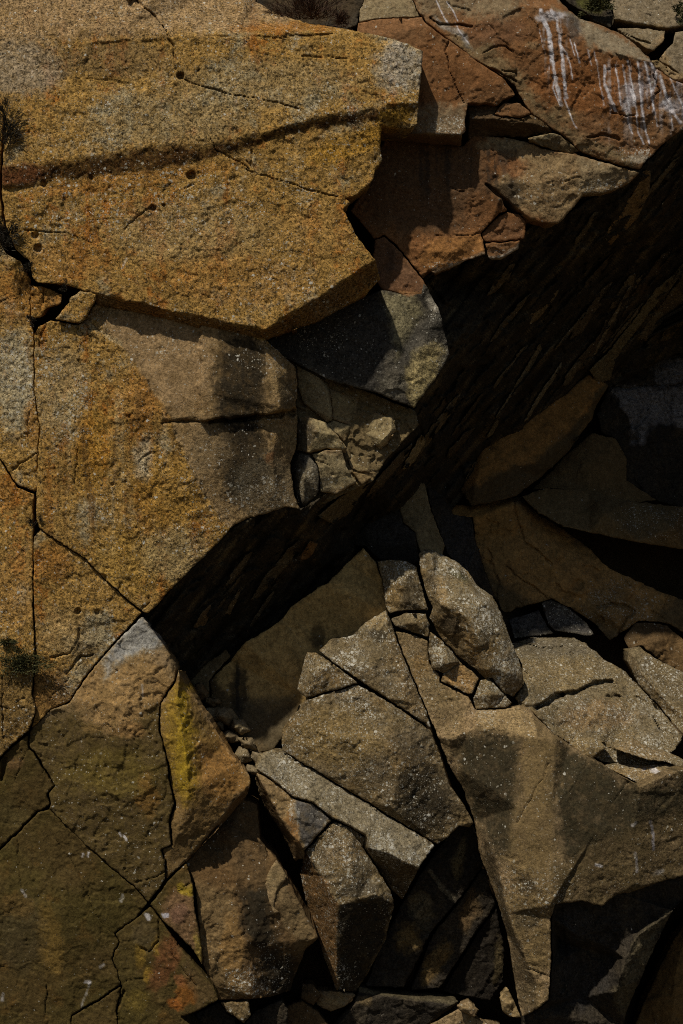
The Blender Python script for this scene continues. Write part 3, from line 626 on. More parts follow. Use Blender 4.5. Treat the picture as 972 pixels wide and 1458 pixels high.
rock('rock_wedge', 'mauve and yellow lichened wedge left of the leaning prism', 'rock', '214,1288,58 237,1257,60 266,1228,62 268,1241,62 273,1257,60 277,1298,58 285,1335,62 288,1375,70 271,1349,62 250,1327,58 232,1311,57', tex='umber', T=60, hair=1,
     cracks=[('252,1268 262,1260 273,1256', 0.87, 4)],
     lay=[('poly', '236,1280 262,1262 275,1258 280,1300 289,1378 270,1350 248,1326 234,1308', (.19, .115, .065), .9, 6), ('blob', 264, 1268, 13, 8, (.33, .24, .03), .9), ('blob', 280, 1352, 8, 28, (.27, .20, .055), .8), ('blob', 255, 1300, 14, 14, (.19, .105, .08), .6), ('blob', 237, 1301, 5, 4, (.6, .6, .62), .9)])

# ================================================================== the leaning prism and its chips
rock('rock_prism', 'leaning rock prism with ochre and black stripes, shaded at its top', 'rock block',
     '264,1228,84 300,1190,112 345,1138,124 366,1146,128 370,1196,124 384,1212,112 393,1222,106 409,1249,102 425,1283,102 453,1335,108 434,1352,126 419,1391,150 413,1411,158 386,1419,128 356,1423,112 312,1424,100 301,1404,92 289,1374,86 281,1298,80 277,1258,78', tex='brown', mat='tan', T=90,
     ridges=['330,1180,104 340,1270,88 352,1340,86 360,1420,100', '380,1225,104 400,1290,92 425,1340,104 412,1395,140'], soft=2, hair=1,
     lay=[('poly', '276,1250 330,1268 350,1420 300,1420 285,1360', (.21, .145, .075), .85, 8), ('blob', 330, 1350, 18, 60, (.25, .15, .06), .7), ('poly', '338,1262 380,1262 392,1340 378,1350 352,1345', (.026, .022, .016), .92, 8), ('blob', 398, 1385, 34, 42, (.022, .02, .016), .9, -20), ('poly', '385,1270 410,1262 452,1335 430,1356 415,1330', (.20, .145, .08), .75, 8), ('lich', 355, 1395, 40, 30, .75, 1), ('lich', 390, 1370, 30, 40, .4, 1), ('poly', '262,1228 290,1200 345,1265 280,1262', (.11, .065, .03), .7, 12)])  # last brown patch paints the flake's cast shadow across the prism top
rock('rock_shard', 'pale tan shard standing on the right flank of the leaning prism', 'rock shard', '376,1258 384,1238 393,1223 409,1248 400,1262 393,1272 390,1292 397,1300 392,1304 384,1290', d=90, tex='tan', T=25, edge=3, bev=3, lay=[('poly', '376,1258 393,1223 409,1248 390,1300', (.23, .17, .095), .9, 5)], amp=1)
rock('rock_shard', 'thin dull shard tucked into the cleft above the leaning prism', 'rock shard', '366,1190 378,1205 383,1224 374,1240 370,1215', d=104, tex='brown', T=25, edge=3, bev=3, amp=1)
rock('rock_chip', 'lichen speckled chip under the foot of the leaning prism', 'rock', '313,1427 354,1425 357,1446 347,1458 334,1447 322,1440', d=104, tex='lichen', T=40, edge=4, bev=4)
rock('rock_block', 'dark block in the gap below the orange lichened slab', 'rock block', '279,1443 312,1428 322,1442 334,1450 340,1600 296,1600 288,1472', d=130, tex='dark', T=60, lay=[('blob', 300, 1460, 16, 14, DBR, .6)])

# ================================================================== middle: prow and broken cluster
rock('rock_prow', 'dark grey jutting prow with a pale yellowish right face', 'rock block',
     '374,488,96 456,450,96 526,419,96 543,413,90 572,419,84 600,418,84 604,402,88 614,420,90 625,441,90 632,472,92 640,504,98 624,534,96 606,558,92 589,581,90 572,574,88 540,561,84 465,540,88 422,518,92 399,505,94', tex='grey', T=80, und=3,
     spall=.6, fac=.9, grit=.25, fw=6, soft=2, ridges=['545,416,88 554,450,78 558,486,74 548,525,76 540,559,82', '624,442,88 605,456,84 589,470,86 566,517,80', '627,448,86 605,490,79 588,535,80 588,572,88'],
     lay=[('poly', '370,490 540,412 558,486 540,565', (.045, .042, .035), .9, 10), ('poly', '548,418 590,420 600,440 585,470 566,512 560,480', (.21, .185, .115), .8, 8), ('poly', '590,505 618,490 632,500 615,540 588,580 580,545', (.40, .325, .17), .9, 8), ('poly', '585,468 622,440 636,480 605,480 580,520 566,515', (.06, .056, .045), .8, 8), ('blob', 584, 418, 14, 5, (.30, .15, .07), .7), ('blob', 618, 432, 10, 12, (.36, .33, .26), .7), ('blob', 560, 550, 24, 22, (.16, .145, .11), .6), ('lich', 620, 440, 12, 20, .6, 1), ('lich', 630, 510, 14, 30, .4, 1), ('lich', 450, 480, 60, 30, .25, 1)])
rock('rock_block', 'dark brown pocket behind the cluster of pale broken stones', 'rock block', '410,512 590,585 596,604 548,656 532,684 432,730 408,664', d=116, tex='tan', T=50, gap=0, fac=3, spall=4, lay=[('blob', 500, 620, 300, 300, (.13, .10, .055), .8)])
CLU = 'pale broken stones clustered under the prow'
rock('rock_shard', 'tall pale slab stone, uppermost left of the cluster under the prow', 'rock shard', '422,520,104 468,546,112 471,563,104 473,597,100 465,602,104 432,574,110 425,551,108', tex='tan', T=40, edge=1.2, bev=.7, amp=.8, spall=.8, chip=.4, lay=[('poly', '420,518 470,545 474,600 430,575', (.27, .225, .14), .85, 4)], ridges=['455,540,98 466,556,96 470,594,98'])
rock('rock_shard', 'squarish olive tan stone directly under the prow edge', 'rock shard', '469,553,112 510,566,122 506,596,114 499,606,112 473,597,108 471,565,106', tex='tan', T=40, edge=1.2, bev=.7, amp=.8, spall=.8, chip=.4, lay=[('poly', '469,553 510,566 500,606 472,597', (.23, .185, .105), .85, 4)])
rock('rock_chip', 'wedge chip sloping between the tall pale stone and dark pocket', 'rock', '465,604,104 473,598,108 499,607,108 496,618,110 491,630,108 478,618,100', tex='tan', T=40, edge=1.2, bev=.7, amp=.8, spall=.8, chip=.4, lay=[('blob', 480, 610, 25, 15, (.31, .25, .15), .8)])
rock('rock_shard', 'pale stone with a folded bright ridge, right of the cluster', 'rock shard', '508,588,118 531,586,118 560,592,112 564,612,106 552,632,110 540,641,118 505,612,122', tex='tan', T=40, edge=1.2, bev=.7, amp=.8, spall=.8, chip=.4, ridges=['556,596,100 557,612,94 545,626,98 540,636,108', '548,600,104 549,615,104'], lay=[('poly', '508,588 560,592 563,612 540,640 505,612', (.24, .195, .115), .85, 4), ('line', '560,600 556,615 543,632', 5, (.38, .31, .19), .8)])
rock('rock_shard', 'olive stone corner at the right end of the broken cluster', 'rock shard', '563,593 590,596 569,630 550,647 541,640 553,632 565,613', d=124, tex='brown', T=40, edge=1.2, bev=.7, amp=.8, spall=.8, chip=.4)
rock('rock_shard', 'flat olive tan plate leaning at the bottom of the broken cluster', 'rock shard', '497,609,126 520,626,122 543,643,124 547,650,122 534,676,116 515,672,112 500,667,112 492,639,118', tex='tan', T=40, edge=1.2, bev=.7, amp=.8, spall=.8, chip=.4, lay=[('poly', '497,609 543,643 534,676 500,667 492,639', (.21, .165, .09), .85, 4)])
rock('rock_block', 'pale angular stone with shaded left cheek in the broken cluster', 'rock', '425,594,96 439,592,90 465,603,86 480,620,88 494,638,94 492,645,100 465,638,92 440,646,92 422,641,100', tex='tan', T=50, edge=1.2, bev=.7, amp=.8, spall=.8, chip=.4, ridges=['441,594,84 447,615,76 440,644,84'], lay=[('poly', '440,594 465,603 494,638 465,640 442,645 448,615', (.33, .27, .16), .9, 4), ('poly', '424,595 441,593 447,615 440,645 420,641', (.055, .05, .04), .85, 4), ('lich', 468, 632, 14, 8, .6, 1)])  # left cheek's shade is painted in as a dark patch
rock('rock_block', 'upright grey stone leaning on the wall slab at the cluster foot', 'rock', '421,645,98 440,647,92 452,667,88 454,700,96 440,715,102 430,726,108 418,695,104 413,664,104', tex='grey', T=50, edge=1.2, bev=.7, amp=.8, spall=.8, chip=.4, ridges=['428,648,84 433,680,80 432,715,92'], lay=[('blob', 438, 690, 16, 34, (.21, .175, .12), .8), ('lich', 440, 690, 16, 30, .4, 1)])
rock('rock_block', 'knobbly cracked stone low in the broken cluster', 'rock', '444,647,92 465,641,88 486,641,90 494,667,98 508,687,106 479,703,106 456,701,102 453,667,90', tex='tan', T=50, edge=1.2, bev=.7, amp=.8, chip=.4, fac=1.4, cracks=[('446,652 470,662', 1.4, 4)], lay=[('poly', '444,647 486,641 508,687 456,702', (.27, .225, .14), .85, 4), ('blob', 462, 690, 10, 12, (.07, .06, .045), .7), ('lich', 475, 690, 30, 14, .4, 1)])
rock('rock_chip', 'thin chip at the lowest tip of the broken cluster', 'rock', '500,670 531,679 514,691', d=104, tex='tan', T=30, bev=2)

# ================================================================== upper right
rock('rock_slab', 'smooth rust red slab beside the end of the huge slab', 'rock slab',
     '500,60,60 508,44,58 509,32,60 542,27,60 600,25,58 608,35,52 638,57,48 673,83,48 715,110,50 731,130,52 733,136,52 715,143,52 709,150,52 694,147,50 666,147,48 663,161,48 662,187,46 657,192,46 657,207,80 614,205,82 548,198,84 540,185,60 520,120,60', tex='red', T=60, und=1.5, fac=.8, amp=1.0,
     ridges=['555,52,48 587,37,45 608,36,47', '546,190,47 614,190,45 657,191,45', '600,72,46 655,92,44 700,120,46'],
     cracks=[('638,59 635,75 638,95 648,120 660,146', 1.1, 6)],
     lay=[('poly', '500,30 600,25 610,36 587,38 555,54 500,60', (.23, .12, .06), .7, 3), ('poly', '595,150 662,147 662,192 560,192', (.22, .18, .125), .75, 9), ('lich', 640, 180, 40, 14, .75, 1), ('blob', 690, 135, 40, 12, (.19, .10, .05), .6), ('poly', '657,191 548,188 548,210 657,210', (.11, .07, .04), .7, 2)])
rock('rock_block', 'dark shadowed ledge block under the red slab corner', 'rock block', '665,149,74 694,149,66 709,153,64 704,165,62 738,169,64 757,163,66 780,179,74 788,188,82 748,194,88 700,194,92 666,198,92', tex='brown', T=60, lay=[('poly', '665,150 700,150 788,186 666,198', (.075, .05, .032), .7, 6)], ridges=['668,168,58 704,168,56 738,171,56 776,181,70'], fac=3)
rock('rock_shard', 'small orange topped shard on the dark ledge block', 'rock shard', '704,164 711,152 718,146 741,147 756,162 738,168', d=56, tex='red', T=30)
rock('rock_wedge', 'thin grey wedge between the dropping streaked face and the tan face', 'rock', '750,196,70 790,189,70 798,193,74 827,216,84 813,219,86 785,213,80 761,203,74', tex='tan', T=40, lay=[('poly', '750,196 790,189 798,193 770,205', (.23, .19, .125), .8, 3), ('poly', '765,204 798,194 827,217 785,213', (.12, .09, .055), .7, 3)])
rock('rock_slab', 'brown face with dark wash stains turning to rough tan on its right', 'rock slab',
     '500,300,96 520,262,96 536,220,96 548,196,98 660,208,96 672,192,90 720,196,86 746,201,84 780,214,82 821,220,82 876,236,82 911,246,92 899,258,94 881,268,94 863,274,92 831,276,88 819,291,90 803,310,92 795,318,94 772,318,92 756,313,92 743,303,92 720,286,94 715,284,94 721,300,98 710,304,98 699,316,98 684,333,96 688,342,94 688,352,94 691,362,96 665,371,98 640,382,98 619,390,98 612,386,96 600,393,96 568,353,94 546,334,94 532,340,96', tex='red', mat='tan', T=60, hair=1.2, und=3,
     ridges=['690,200,86 700,262,88 712,282,88', '819,222,80 822,250,78 829,274,86'], inner='770,260,76 640,360,86 600,280,92',
     cracks=[('694,263 702,272 720,286 745,304', 2.7, 12), ('620,335 670,335 684,332', 0.99, 4), ('640,268 660,272', 1.1, 4), ('803,258 820,250 836,258', 0.99, 3), ('600,393 612,385 620,388', 0.93, 3)],
     lay=[('poly', '690,190 911,240 911,250 800,322 745,304 694,264 735,235', (.245, .175, .10), .95, 8), ('poly', '820,222 911,246 830,276', (.24, .19, .125), .7, 6), ('poly', '510,200 690,200 700,262 690,300 660,330 600,335 520,320', (.10, .06, .036), .85, 14), ('drip', 560, 740, 205, 290, (.045, .033, .026), .85, .06), ('blob', 720, 222, 12, 30, (.07, .05, .04), .7), ('blob', 716, 205, 45, 8, (.24, .19, .12), .7), ('blob', 735, 240, 16, 14, (.22, .10, .045), .7), ('blob', 725, 275, 20, 24, (.075, .058, .042), .75), ('poly', '605,345 660,335 686,336 690,360 620,388 600,380', (.29, .145, .055), .9, 6), ('line', '604,392 640,380 690,362', 4, (.36, .29, .22), .6), ('blob', 680, 300, 22, 30, (.21, .105, .05), .7), ('blob', 558, 330, 12, 24, (.20, .095, .04), .6), ('lich', 650, 376, 50, 10, .8, 1), ('lich', 850, 268, 50, 14, .75, 1), ('lich', 780, 270, 60, 40, .3, 1)])
rock('rock_block', 'brown stained block tucked below the crack of the tan face', 'rock block', '712,306,104 722,302,104 740,306,104 748,314,104 747,340,106 710,344,104 690,344,102 686,333,102 700,317,104', tex='red', T=50, lay=[('poly', '690,310 750,306 747,342 690,344', (.14, .075, .042), .8, 5)])
rock('rock_shard', 'rusty lip shard with pale lichen rim above the dark overhang', 'rock shard', '690,346,92 710,346,92 741,342,96 738,354,100 715,367,100 695,369,96 692,356,92', tex='red', T=40, lay=[('line', '694,368 716,366 740,350', 4, (.4, .36, .3), .6), ('lich', 715, 360, 25, 12, .85, 1)])
rock('rock_block', 'purplish brown block wedged between red face and grey prow', 'rock block', '534,342,98 546,337,96 568,356,94 598,394,94 607,406,94 611,419,94 600,420,92 572,419,92 543,413,96 534,398,98 530,370,98', tex='red', T=50, lay=[('poly', '530,340 546,336 600,395 610,420 540,412', (.15, .085, .055), .8, 6), ('blob', 556, 370, 8, 24, (.07, .05, .04), .6), ('line', '570,418 600,418', 3, (.33, .2, .1), .6)])
DROP = [('line', p, wd, (.62, .62, .62), min(1, al * 1.15), .2) for p, wd, al in [
    ('770,14 776,30 782,50 785,80 790,110 796,135 798,150', 3.4, .8), ('785,14 793,30 796,50 800,80 803,110 806,140', 2.7, .8), ('778,34 784,60 788,95', 2.5, .8), ('803,140 809,155 815,172 820,182', 1.2, .8), ('796,60 806,75 812,95 815,112', 1.2, .7), ('812,56 818,78', 0.99, .7), ('818,62 825,90', 1.2, .8), ('784,80 781,98', 0.99, .6), ('790,108 787,125 796,150', 1.2, .7), ('800,104 806,125', 1.2, .7),
    ('862,94 860,118 868,138 876,158', 2.5, .8), ('850,85 854,120 860,150', 0.99, .5), ('876,92 881,120 884,150', 1.2, .65), ('887,92 891,125 896,155', 1.5, .75), ('894,86 898,110 904,140 907,165', 1.4, .75), ('908,88 912,130 914,160 920,190 925,205', 1.6, .85), ('918,88 926,120 930,150 936,180', 1.5, .8), ('926,90 934,105 933,122 928,130', 1.6, .8), ('890,150 893,170 900,190', 1.4, .7), ('905,165 909,190 916,205', 1.4, .8), ('940,110 948,135 958,155', 2.5, .8), ('955,112 965,135 975,160', 1.6, .8), ('945,145 958,160 968,175', 2.7, .75), ('955,168 958,185', 1.2, .6), ('899,128 903,150', 2.5, .7),
    ('621,2 628,18 638,34', 1.2, .7), ('636,2 645,16 652,30', 1.1, .6), ('648,32 655,48 668,62', 1.1, .5), ('768,40 774,70', 0.74, .4), ('836,70 842,92', 1.2, .4), ('845,72 850,92', 0.99, .5)]]
rock('rock_slab', 'red brown face with white bird dropping streaks running down it', 'rock slab',
     '560,-160,110 775,-160,150 793,-2,112 824,26,104 865,39,100 896,56,94 925,84,78 935,98,72 953,111,72 972,119,72 1080,60,76 1300,-100,84 1300,-30,92 1080,112,84 972,184,84 940,208,84 917,233,84 909,242,86 855,226,82 824,214,80 803,192,76 780,179,72 756,161,66 741,137,62 731,120,60 715,107,56 683,90,54 673,83,54 638,56,54 608,32,58 595,16,62 587,0,68', tex='red', mat='red', T=70, hair=1.8, fac=2.4, step=1.5,
     ridges=['640,-160,130 700,-30,80 736,8,58 785,12,58 806,23,60 824,54,58 839,67,58 886,78,60 925,87,62 935,98,62 948,112,64'],
     cracks=[('686,76 700,68 715,66 728,72', 1.2, 6), ('676,88 700,100 735,115', 2.5, 9), ('612,26 625,34 650,36 672,38', 1.6, 8), ('838,196 860,192 880,200', 2.5, 7), ('715,100 735,104', 1.1, 5), ('870,160 892,166 905,162', 0.99, 4), ('934,90 930,110 938,128 932,135', 1.6, 6)],
     plates=[('640,40 700,70 735,100 745,130 830,210 905,238 912,220 800,180 740,100 690,50', 1.2, 4)],
     lay=[('poly', '560,-160 800,-160 740,10 720,30 650,20 600,30', (.19, .15, .10), .85, 12), ('poly', '640,45 700,60 740,105 800,180 905,225 908,242 820,214 740,140 640,58', (.19, .145, .085), .8, 10), ('poly', '785,5 806,22 824,52 839,66 886,77 930,87 927,82 896,54 865,38 824,24 793,-4 800,-160 1300,-160 1300,-80 1080,60 972,100', (.215, .18, .13), .95, 4), ('blob', 700, 45, 60, 20, (.16, .085, .05), .7), ('blob', 840, 120, 90, 50, (.23, .095, .035), .7), ('blob', 815, 40, 12, 24, (.10, .095, .09), .7, -20), ('blob', 645, 45, 40, 6, (.26, .25, .22), .7, 35), ('blob', 760, 65, 14, 6, (.24, .17, .1), .6), ('blob', 800, 165, 30, 14, (.21, .155, .09), .6),
          ('drip', 856, 940, 84, 210, (.42, .43, .45), .42, .13), ('drip', 940, 985, 110, 200, (.42, .43, .45), .42, .13), ('drip', 768, 806, 12, 130, (.40, .41, .42), .4, .14), ('blob', 786, 22, 22, 8, (.5, .5, .49), .7), ('blob', 893, 148, 9, 14, (.45, .46, .46), .55), ('blob', 905, 130, 26, 16, (.35, .36, .38), .4), ('blob', 955, 150, 14, 14, (.42, .43, .44), .5), ('blob', 915, 225, 20, 8, (.34, .31, .25), .6), ('lich', 905, 222, 36, 14, .7, 1)] + DROP)
rock('rock_slab', 'tan ledge top above the red slab beside the heather', 'rock slab', '512,16,86 519,0,92 520,-160,170 585,-160,150 586,0,78 594,17,70 600,24,66 542,26,66 510,31,70', tex='tan', T=60, lay=[('poly', '505,-160 600,-160 600,26 505,34', (.21, .17, .11), .8, 3)], cracks=[('513,10 520,0 518,-20', 2.5, 8)])
rock('rock_ledge', 'dark earthy ledge behind the dry heather at the cliff top', 'rock ledge', '352,-160,190 520,-160,190 519,0,130 511,18,112 507,36,100 494,42,96 437,36,104 391,20,118 360,4,130', tex='dark', T=50, lay=[('blob', 440, 0, 80, 40, (.06, .042, .025), .8)])
rock('rock_block', 'dark mossy boulder in the top cleft', 'boulder', '795,-160,240 862,-160,240 861,0,160 873,21,142 870,39,136 847,31,134 834,17,136 810,6,144 796,-10,150', tex='dark', T=50, lay=[('blob', 845, 5, 24, 16, (.075, .075, .02), .8)])
rock('rock_block', 'wide grey block at the top corner above a dark joint', 'rock block', '865,-160,240 1300,-160,240 1300,30,160 1080,28,156 972,36,152 951,41,150 901,32,148 874,27,148 873,18,150 866,0,160', tex='tan', T=60, lay=[('poly', '860,-160 1300,-160 1300,42 860,36', (.20, .165, .12), .85, 3)])
rock('rock_block', 'grey wedge block below the wide corner block', 'rock block', '874,39,142 907,40,142 948,44,142 944,60,132 931,72,126 922,70,124 896,54,132', tex='tan', T=60, lay=[('poly', '870,38 950,42 925,72', (.19, .155, .11), .85, 3)], cracks=[('882,44 905,56 925,62', 1.2, 7)])
rock('rock_block', 'grey block right of the jagged dark cleft', 'rock block', '962,46,142 1080,24,142 1300,-60,150 1300,-100,110 1080,58,110 972,112,112 962,100,112 938,86,114 946,73,122 957,62,130', tex='tan', T=60, lay=[('poly', '935,40 1300,30 1300,110 960,106', (.18, .15, .11), .85, 3)], hair=2)
rock('rock_chip', 'small grey chips filling the cleft beside the dropping streaks', 'rock', '926,86 936,86 960,102 974,109 974,118 953,110 936,98', d=90, tex='tan', T=30, cracks=[('944,90 952,106', 1.2, 8)])

# ================================================================== the cave
SHD = 'slats of rock on the underside of the overhang'
def slat(label, outline, c, off=12, T=25):
    o = rock('slat', None, None, outline, tex='brown', mat='dark', on='U', off=off, T=T, edge=2, bev=1, amp=1.2, fac=1.2, und=1, gap=0.2, lay=[('blob', 0, 0, 9000, 9000, tuple(x * 1.5 for x in c), .85)])
    del o['kind']; w0 = Vector(o.location); o.parent = OVER; o.location = w0 - Vector(OVER.location)
slat('broad brown slat hanging below the tip of the dropping streaked face', '860,336 878,308 899,276 914,243 927,242 925,276 907,312 881,338 868,350', (.15, .10, .05), 14)
slat('short lens shaped slat on the dark underside', '753,450 771,428 799,409 792,422 767,454 753,463', (.13, .10, .06))
slat('long pale brown slat climbing to the right edge of the overhang', '838,527 862,506 904,453 933,411 960,390 1010,330 990,372 929,440 876,513 869,541 850,546', (.10, .082, .05), 16)
slat('slat beside the long pale brown one, splitting near its top', '905,482 935,440 985,372 1020,350 985,420 950,450 920,486', (.075, .06, .038))
slat('slender slat reaching down to the brown fin', '690,626 712,582 746,527 769,487 772,496 752,535 736,557 702,618', (.10, .085, .058))
slat('hair thin slat right above the brown fin', '744,602 764,565 781,541 799,512 801,517 786,545 768,570 752,598', (.13, .11, .075))
slat('hair thin slat crossing the darkest part of the overhang', '843,508 856,478 869,453 901,400 904,402 874,455 860,480 849,505', (.12, .10, .07))
slat('tan slat under the broken cluster', '571,672 577,655 600,617 607,629 590,658', (.20, .155, .09), 20)
slat('brown slat leaning beneath the cluster tip', '452,735 478,712 505,692 532,680 515,705 494,735 470,745', (.10, .08, .05), 16)
slat('small reddish slat deep in the left overhang', '425,797 431,784 441,770 453,774 446,788 437,797', (.13, .075, .035))
slat('dull slat in the left overhang beside the cave mouth', '274,894 284,876 300,858 302,866 296,884 288,898', (.10, .07, .04))
slat('narrow dull slat in the left overhang', '319,875 328,856 341,836 341,846 334,862 327,876', (.10, .075, .045))

ru = random.Random(21)
UP = pts('''250,880 335,770 430,740 560,650 640,520 640,420 760,345 905,265 1000,190 1000,480 840,530 690,625 640,700 520,730 480,800 330,920''')
made = 0
while made < 34:
    cu, cv = ru.uniform(230, 1000), ru.uniform(200, 930); L = ru.uniform(45, 130); W = ru.uniform(5, 15); a = math.radians(-51 + ru.uniform(-5, 5))
    P = [(-.5, -.1), (-.2, -.5), (.3, -.45), (.5, .05), (.15, .5), (-.3, .45)]
    O = [(cu + x * L * math.cos(a) - y * W * math.sin(a), cv + x * L * math.sin(a) + y * W * math.cos(a)) for x, y in [(x + ru.uniform(-.1, .1), y + ru.uniform(-.12, .12)) for x, y in P]]
    if not inside(np.array([o[0] for o in O]), np.array([o[1] for o in O]), UP).all(): continue
    k = ru.uniform(.025, .085); slat(None, [(x, y, 0) for x, y in O], (k, k * .8, k * .52), ru.uniform(4, 14)); made += 1

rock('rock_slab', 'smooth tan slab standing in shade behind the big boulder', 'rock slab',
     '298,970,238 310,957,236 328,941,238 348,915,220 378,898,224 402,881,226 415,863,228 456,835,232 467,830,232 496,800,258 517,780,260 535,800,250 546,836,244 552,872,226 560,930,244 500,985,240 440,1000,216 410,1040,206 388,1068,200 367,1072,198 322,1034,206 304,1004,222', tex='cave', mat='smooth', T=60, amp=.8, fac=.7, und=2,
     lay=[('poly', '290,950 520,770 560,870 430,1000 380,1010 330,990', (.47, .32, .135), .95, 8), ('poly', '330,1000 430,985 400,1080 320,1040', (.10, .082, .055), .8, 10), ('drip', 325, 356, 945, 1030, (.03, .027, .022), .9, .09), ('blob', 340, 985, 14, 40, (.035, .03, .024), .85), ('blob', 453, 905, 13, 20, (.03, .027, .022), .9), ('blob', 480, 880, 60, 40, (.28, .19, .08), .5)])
rock('rock_shard', 'small tan slab leaning in the corner of the cave mouth', 'rock shard', '266,966,236 289,948,240 322,925,246 329,934,244 308,955,236 297,970,230 298,994,222 285,990,222', tex='cave', T=50, lay=[('blob', 290, 960, 60, 40, (.17, .13, .075), .8)])
RUB = 'loose rubble stones in the cleft at the cave mouth'
rr = random.Random(5)
def stone_poly(cx, cy, r, n=7, el=1.0, an=0.0):
    o = []
    for k in range(n):
        a = 2 * math.pi * k / n + rr.uniform(-.3, .3); q = r * rr.uniform(.7, 1.15)
        x, y = q * math.cos(a), q * el * math.sin(a)
        o.append((cx + x * math.cos(an) - y * math.sin(an), cy + x * math.sin(an) + y * math.cos(an)))
    return o
def stone(cx, cy, r, d, el, an, label, tex='tan', group=None, c=None):
    r *= 1.25; P = stone_poly(cx, cy, r, rr.choice((4, 5, 6)), el, an)
    O = [(x, y, d + rr.uniform(0, r * .5)) for x, y in P]
    ix, iy = cx + rr.uniform(-.25, .25) * r, cy + rr.uniform(-.25, .15) * r * el
    rock('stone', label, 'stone', O, inner=[(ix, iy, d - r * .55), (ix + r * .3, iy + r * .1, d - r * .4)], tex=tex, T=r * 1.2, edge=2.5, bev=2.5, amp=.8, fac=1.2, und=.6, gap=.1, group=group, lay=[('blob', cx, cy, 90, 90, c, .7)] if c else [])
for (cx, cy, r, el, an, c) in [(318, 1018, 22, .55, .25, (.25, .20, .13)), (338, 1034, 16, .6, .4, (.20, .165, .11)), (326, 1050, 13, .6, .5, (.16, .13, .09)), (352, 1058, 17, .55, .5, (.15, .125, .085)), (346, 1076, 14, .6, .6, (.22, .185, .13)), (370, 1082, 15, .55, .5, (.21, .18, .13)), (360, 1098, 10, .7, .8, (.2, .17, .12)), (304, 1000, 11, .7, .2, (.14, .10, .06)), (286, 985, 11, .8, .8, (.16, .10, .055)), (312, 1034, 9, .7, .9, (.13, .11, .08))]:
    stone(cx, cy, r, 165 + (1090 - cy) * .35, el, an, 'loose angular stone jammed in the cleft between yellow flake and big boulder', group=RUB, c=c)

rock('rock_pillar', 'pale tan pillar face at the back of the cave', 'rock pillar', '566,720,400 580,704,404 596,688,408 604,688,408 615,732,396 633,777,380 626,800,372 604,800,370 596,780,372 590,758,378 575,745,388', tex='cave', T=60, lay=[('poly', '560,680 620,680 640,800 590,800', (.25, .195, .115), .85, 4)])
rock('rock_block', 'dark rock left of the pale pillar in the cave', 'rock block', '500,775,360 512,755,370 527,736,384 567,722,392 575,747,384 591,760,372 597,800,352 575,806,340 545,800,336 520,778,350', tex='dark', T=60, lay=[('blob', 560, 755, 40, 24, (.055, .05, .042), .8)])
rock('rock_slab', 'dark streaked face right of the pale pillar in the cave', 'rock slab', '606,686,440 637,717,440 646,734,436 671,736,436 675,760,430 690,812,416 704,850,400 690,850,390 676,836,384 636,786,390 616,732,420', tex='dark', mat='dark', T=60, strata=(70, 9, 4), lay=[('blob', 650, 780, 40, 60, (.05, .047, .042), .6)])
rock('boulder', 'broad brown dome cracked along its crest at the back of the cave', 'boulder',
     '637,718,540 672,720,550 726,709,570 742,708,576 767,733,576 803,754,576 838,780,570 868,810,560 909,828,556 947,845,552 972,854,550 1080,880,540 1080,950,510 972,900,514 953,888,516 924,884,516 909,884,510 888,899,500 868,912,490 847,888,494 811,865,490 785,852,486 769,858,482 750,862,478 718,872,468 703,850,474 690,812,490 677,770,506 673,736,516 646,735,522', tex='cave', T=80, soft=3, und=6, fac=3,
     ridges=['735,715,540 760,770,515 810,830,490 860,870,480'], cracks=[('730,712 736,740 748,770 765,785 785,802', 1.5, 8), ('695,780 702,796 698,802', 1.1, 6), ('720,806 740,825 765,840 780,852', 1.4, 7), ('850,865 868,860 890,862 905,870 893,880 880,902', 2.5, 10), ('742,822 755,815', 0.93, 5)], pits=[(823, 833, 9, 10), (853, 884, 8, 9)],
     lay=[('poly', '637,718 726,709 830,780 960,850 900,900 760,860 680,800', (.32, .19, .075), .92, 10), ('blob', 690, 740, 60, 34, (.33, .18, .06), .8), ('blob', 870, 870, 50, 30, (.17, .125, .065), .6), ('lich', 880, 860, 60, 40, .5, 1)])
rock('rock_block', 'flat grey slab stone resting against the brown dome', 'rock block', '771,858,470 784,854,474 806,863,474 835,887,462 846,905,450 826,904,448 791,899,452 779,888,458', tex='grey', T=50, lay=[('poly', '770,856 850,900 780,900', (.075, .07, .06), .9, 3), ('lich', 810, 880, 40, 20, .4, 1)])
rock('rock_block', 'bluish grey broken block beside the tall lichened boulder', 'rock block', '724,882,460 767,869,468 779,892,458 790,903,450 758,906,440 732,909,436', tex='grey', T=50, fac=3, lay=[('blob', 750, 885, 40, 20, (.06, .058, .052), .85)])
rock('boulder', 'dim rounded boulder above the tilted grey slab at right', 'boulder', '888,908,500 903,887,510 924,886,516 950,891,516 966,905,510 1000,930,500 1000,985,480 950,948,476 912,919,480 895,924,482', tex='brown', T=60, soft=3, inner='935,912,470')
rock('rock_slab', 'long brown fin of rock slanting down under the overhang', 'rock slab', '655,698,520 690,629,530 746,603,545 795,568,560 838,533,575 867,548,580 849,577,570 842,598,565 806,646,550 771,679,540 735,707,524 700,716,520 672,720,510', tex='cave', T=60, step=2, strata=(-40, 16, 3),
     ridges=['676,693,496 721,667,508 764,656,516 799,622,532 840,575,548'], lay=[('poly', '655,698 690,629 838,533 866,548 799,622 764,656 721,667 676,693', (.32, .17, .06), .92, 4), ('poly', '676,695 721,669 764,658 799,624 850,575 806,650 735,710 672,722', (.08, .062, .04), .85, 4)])
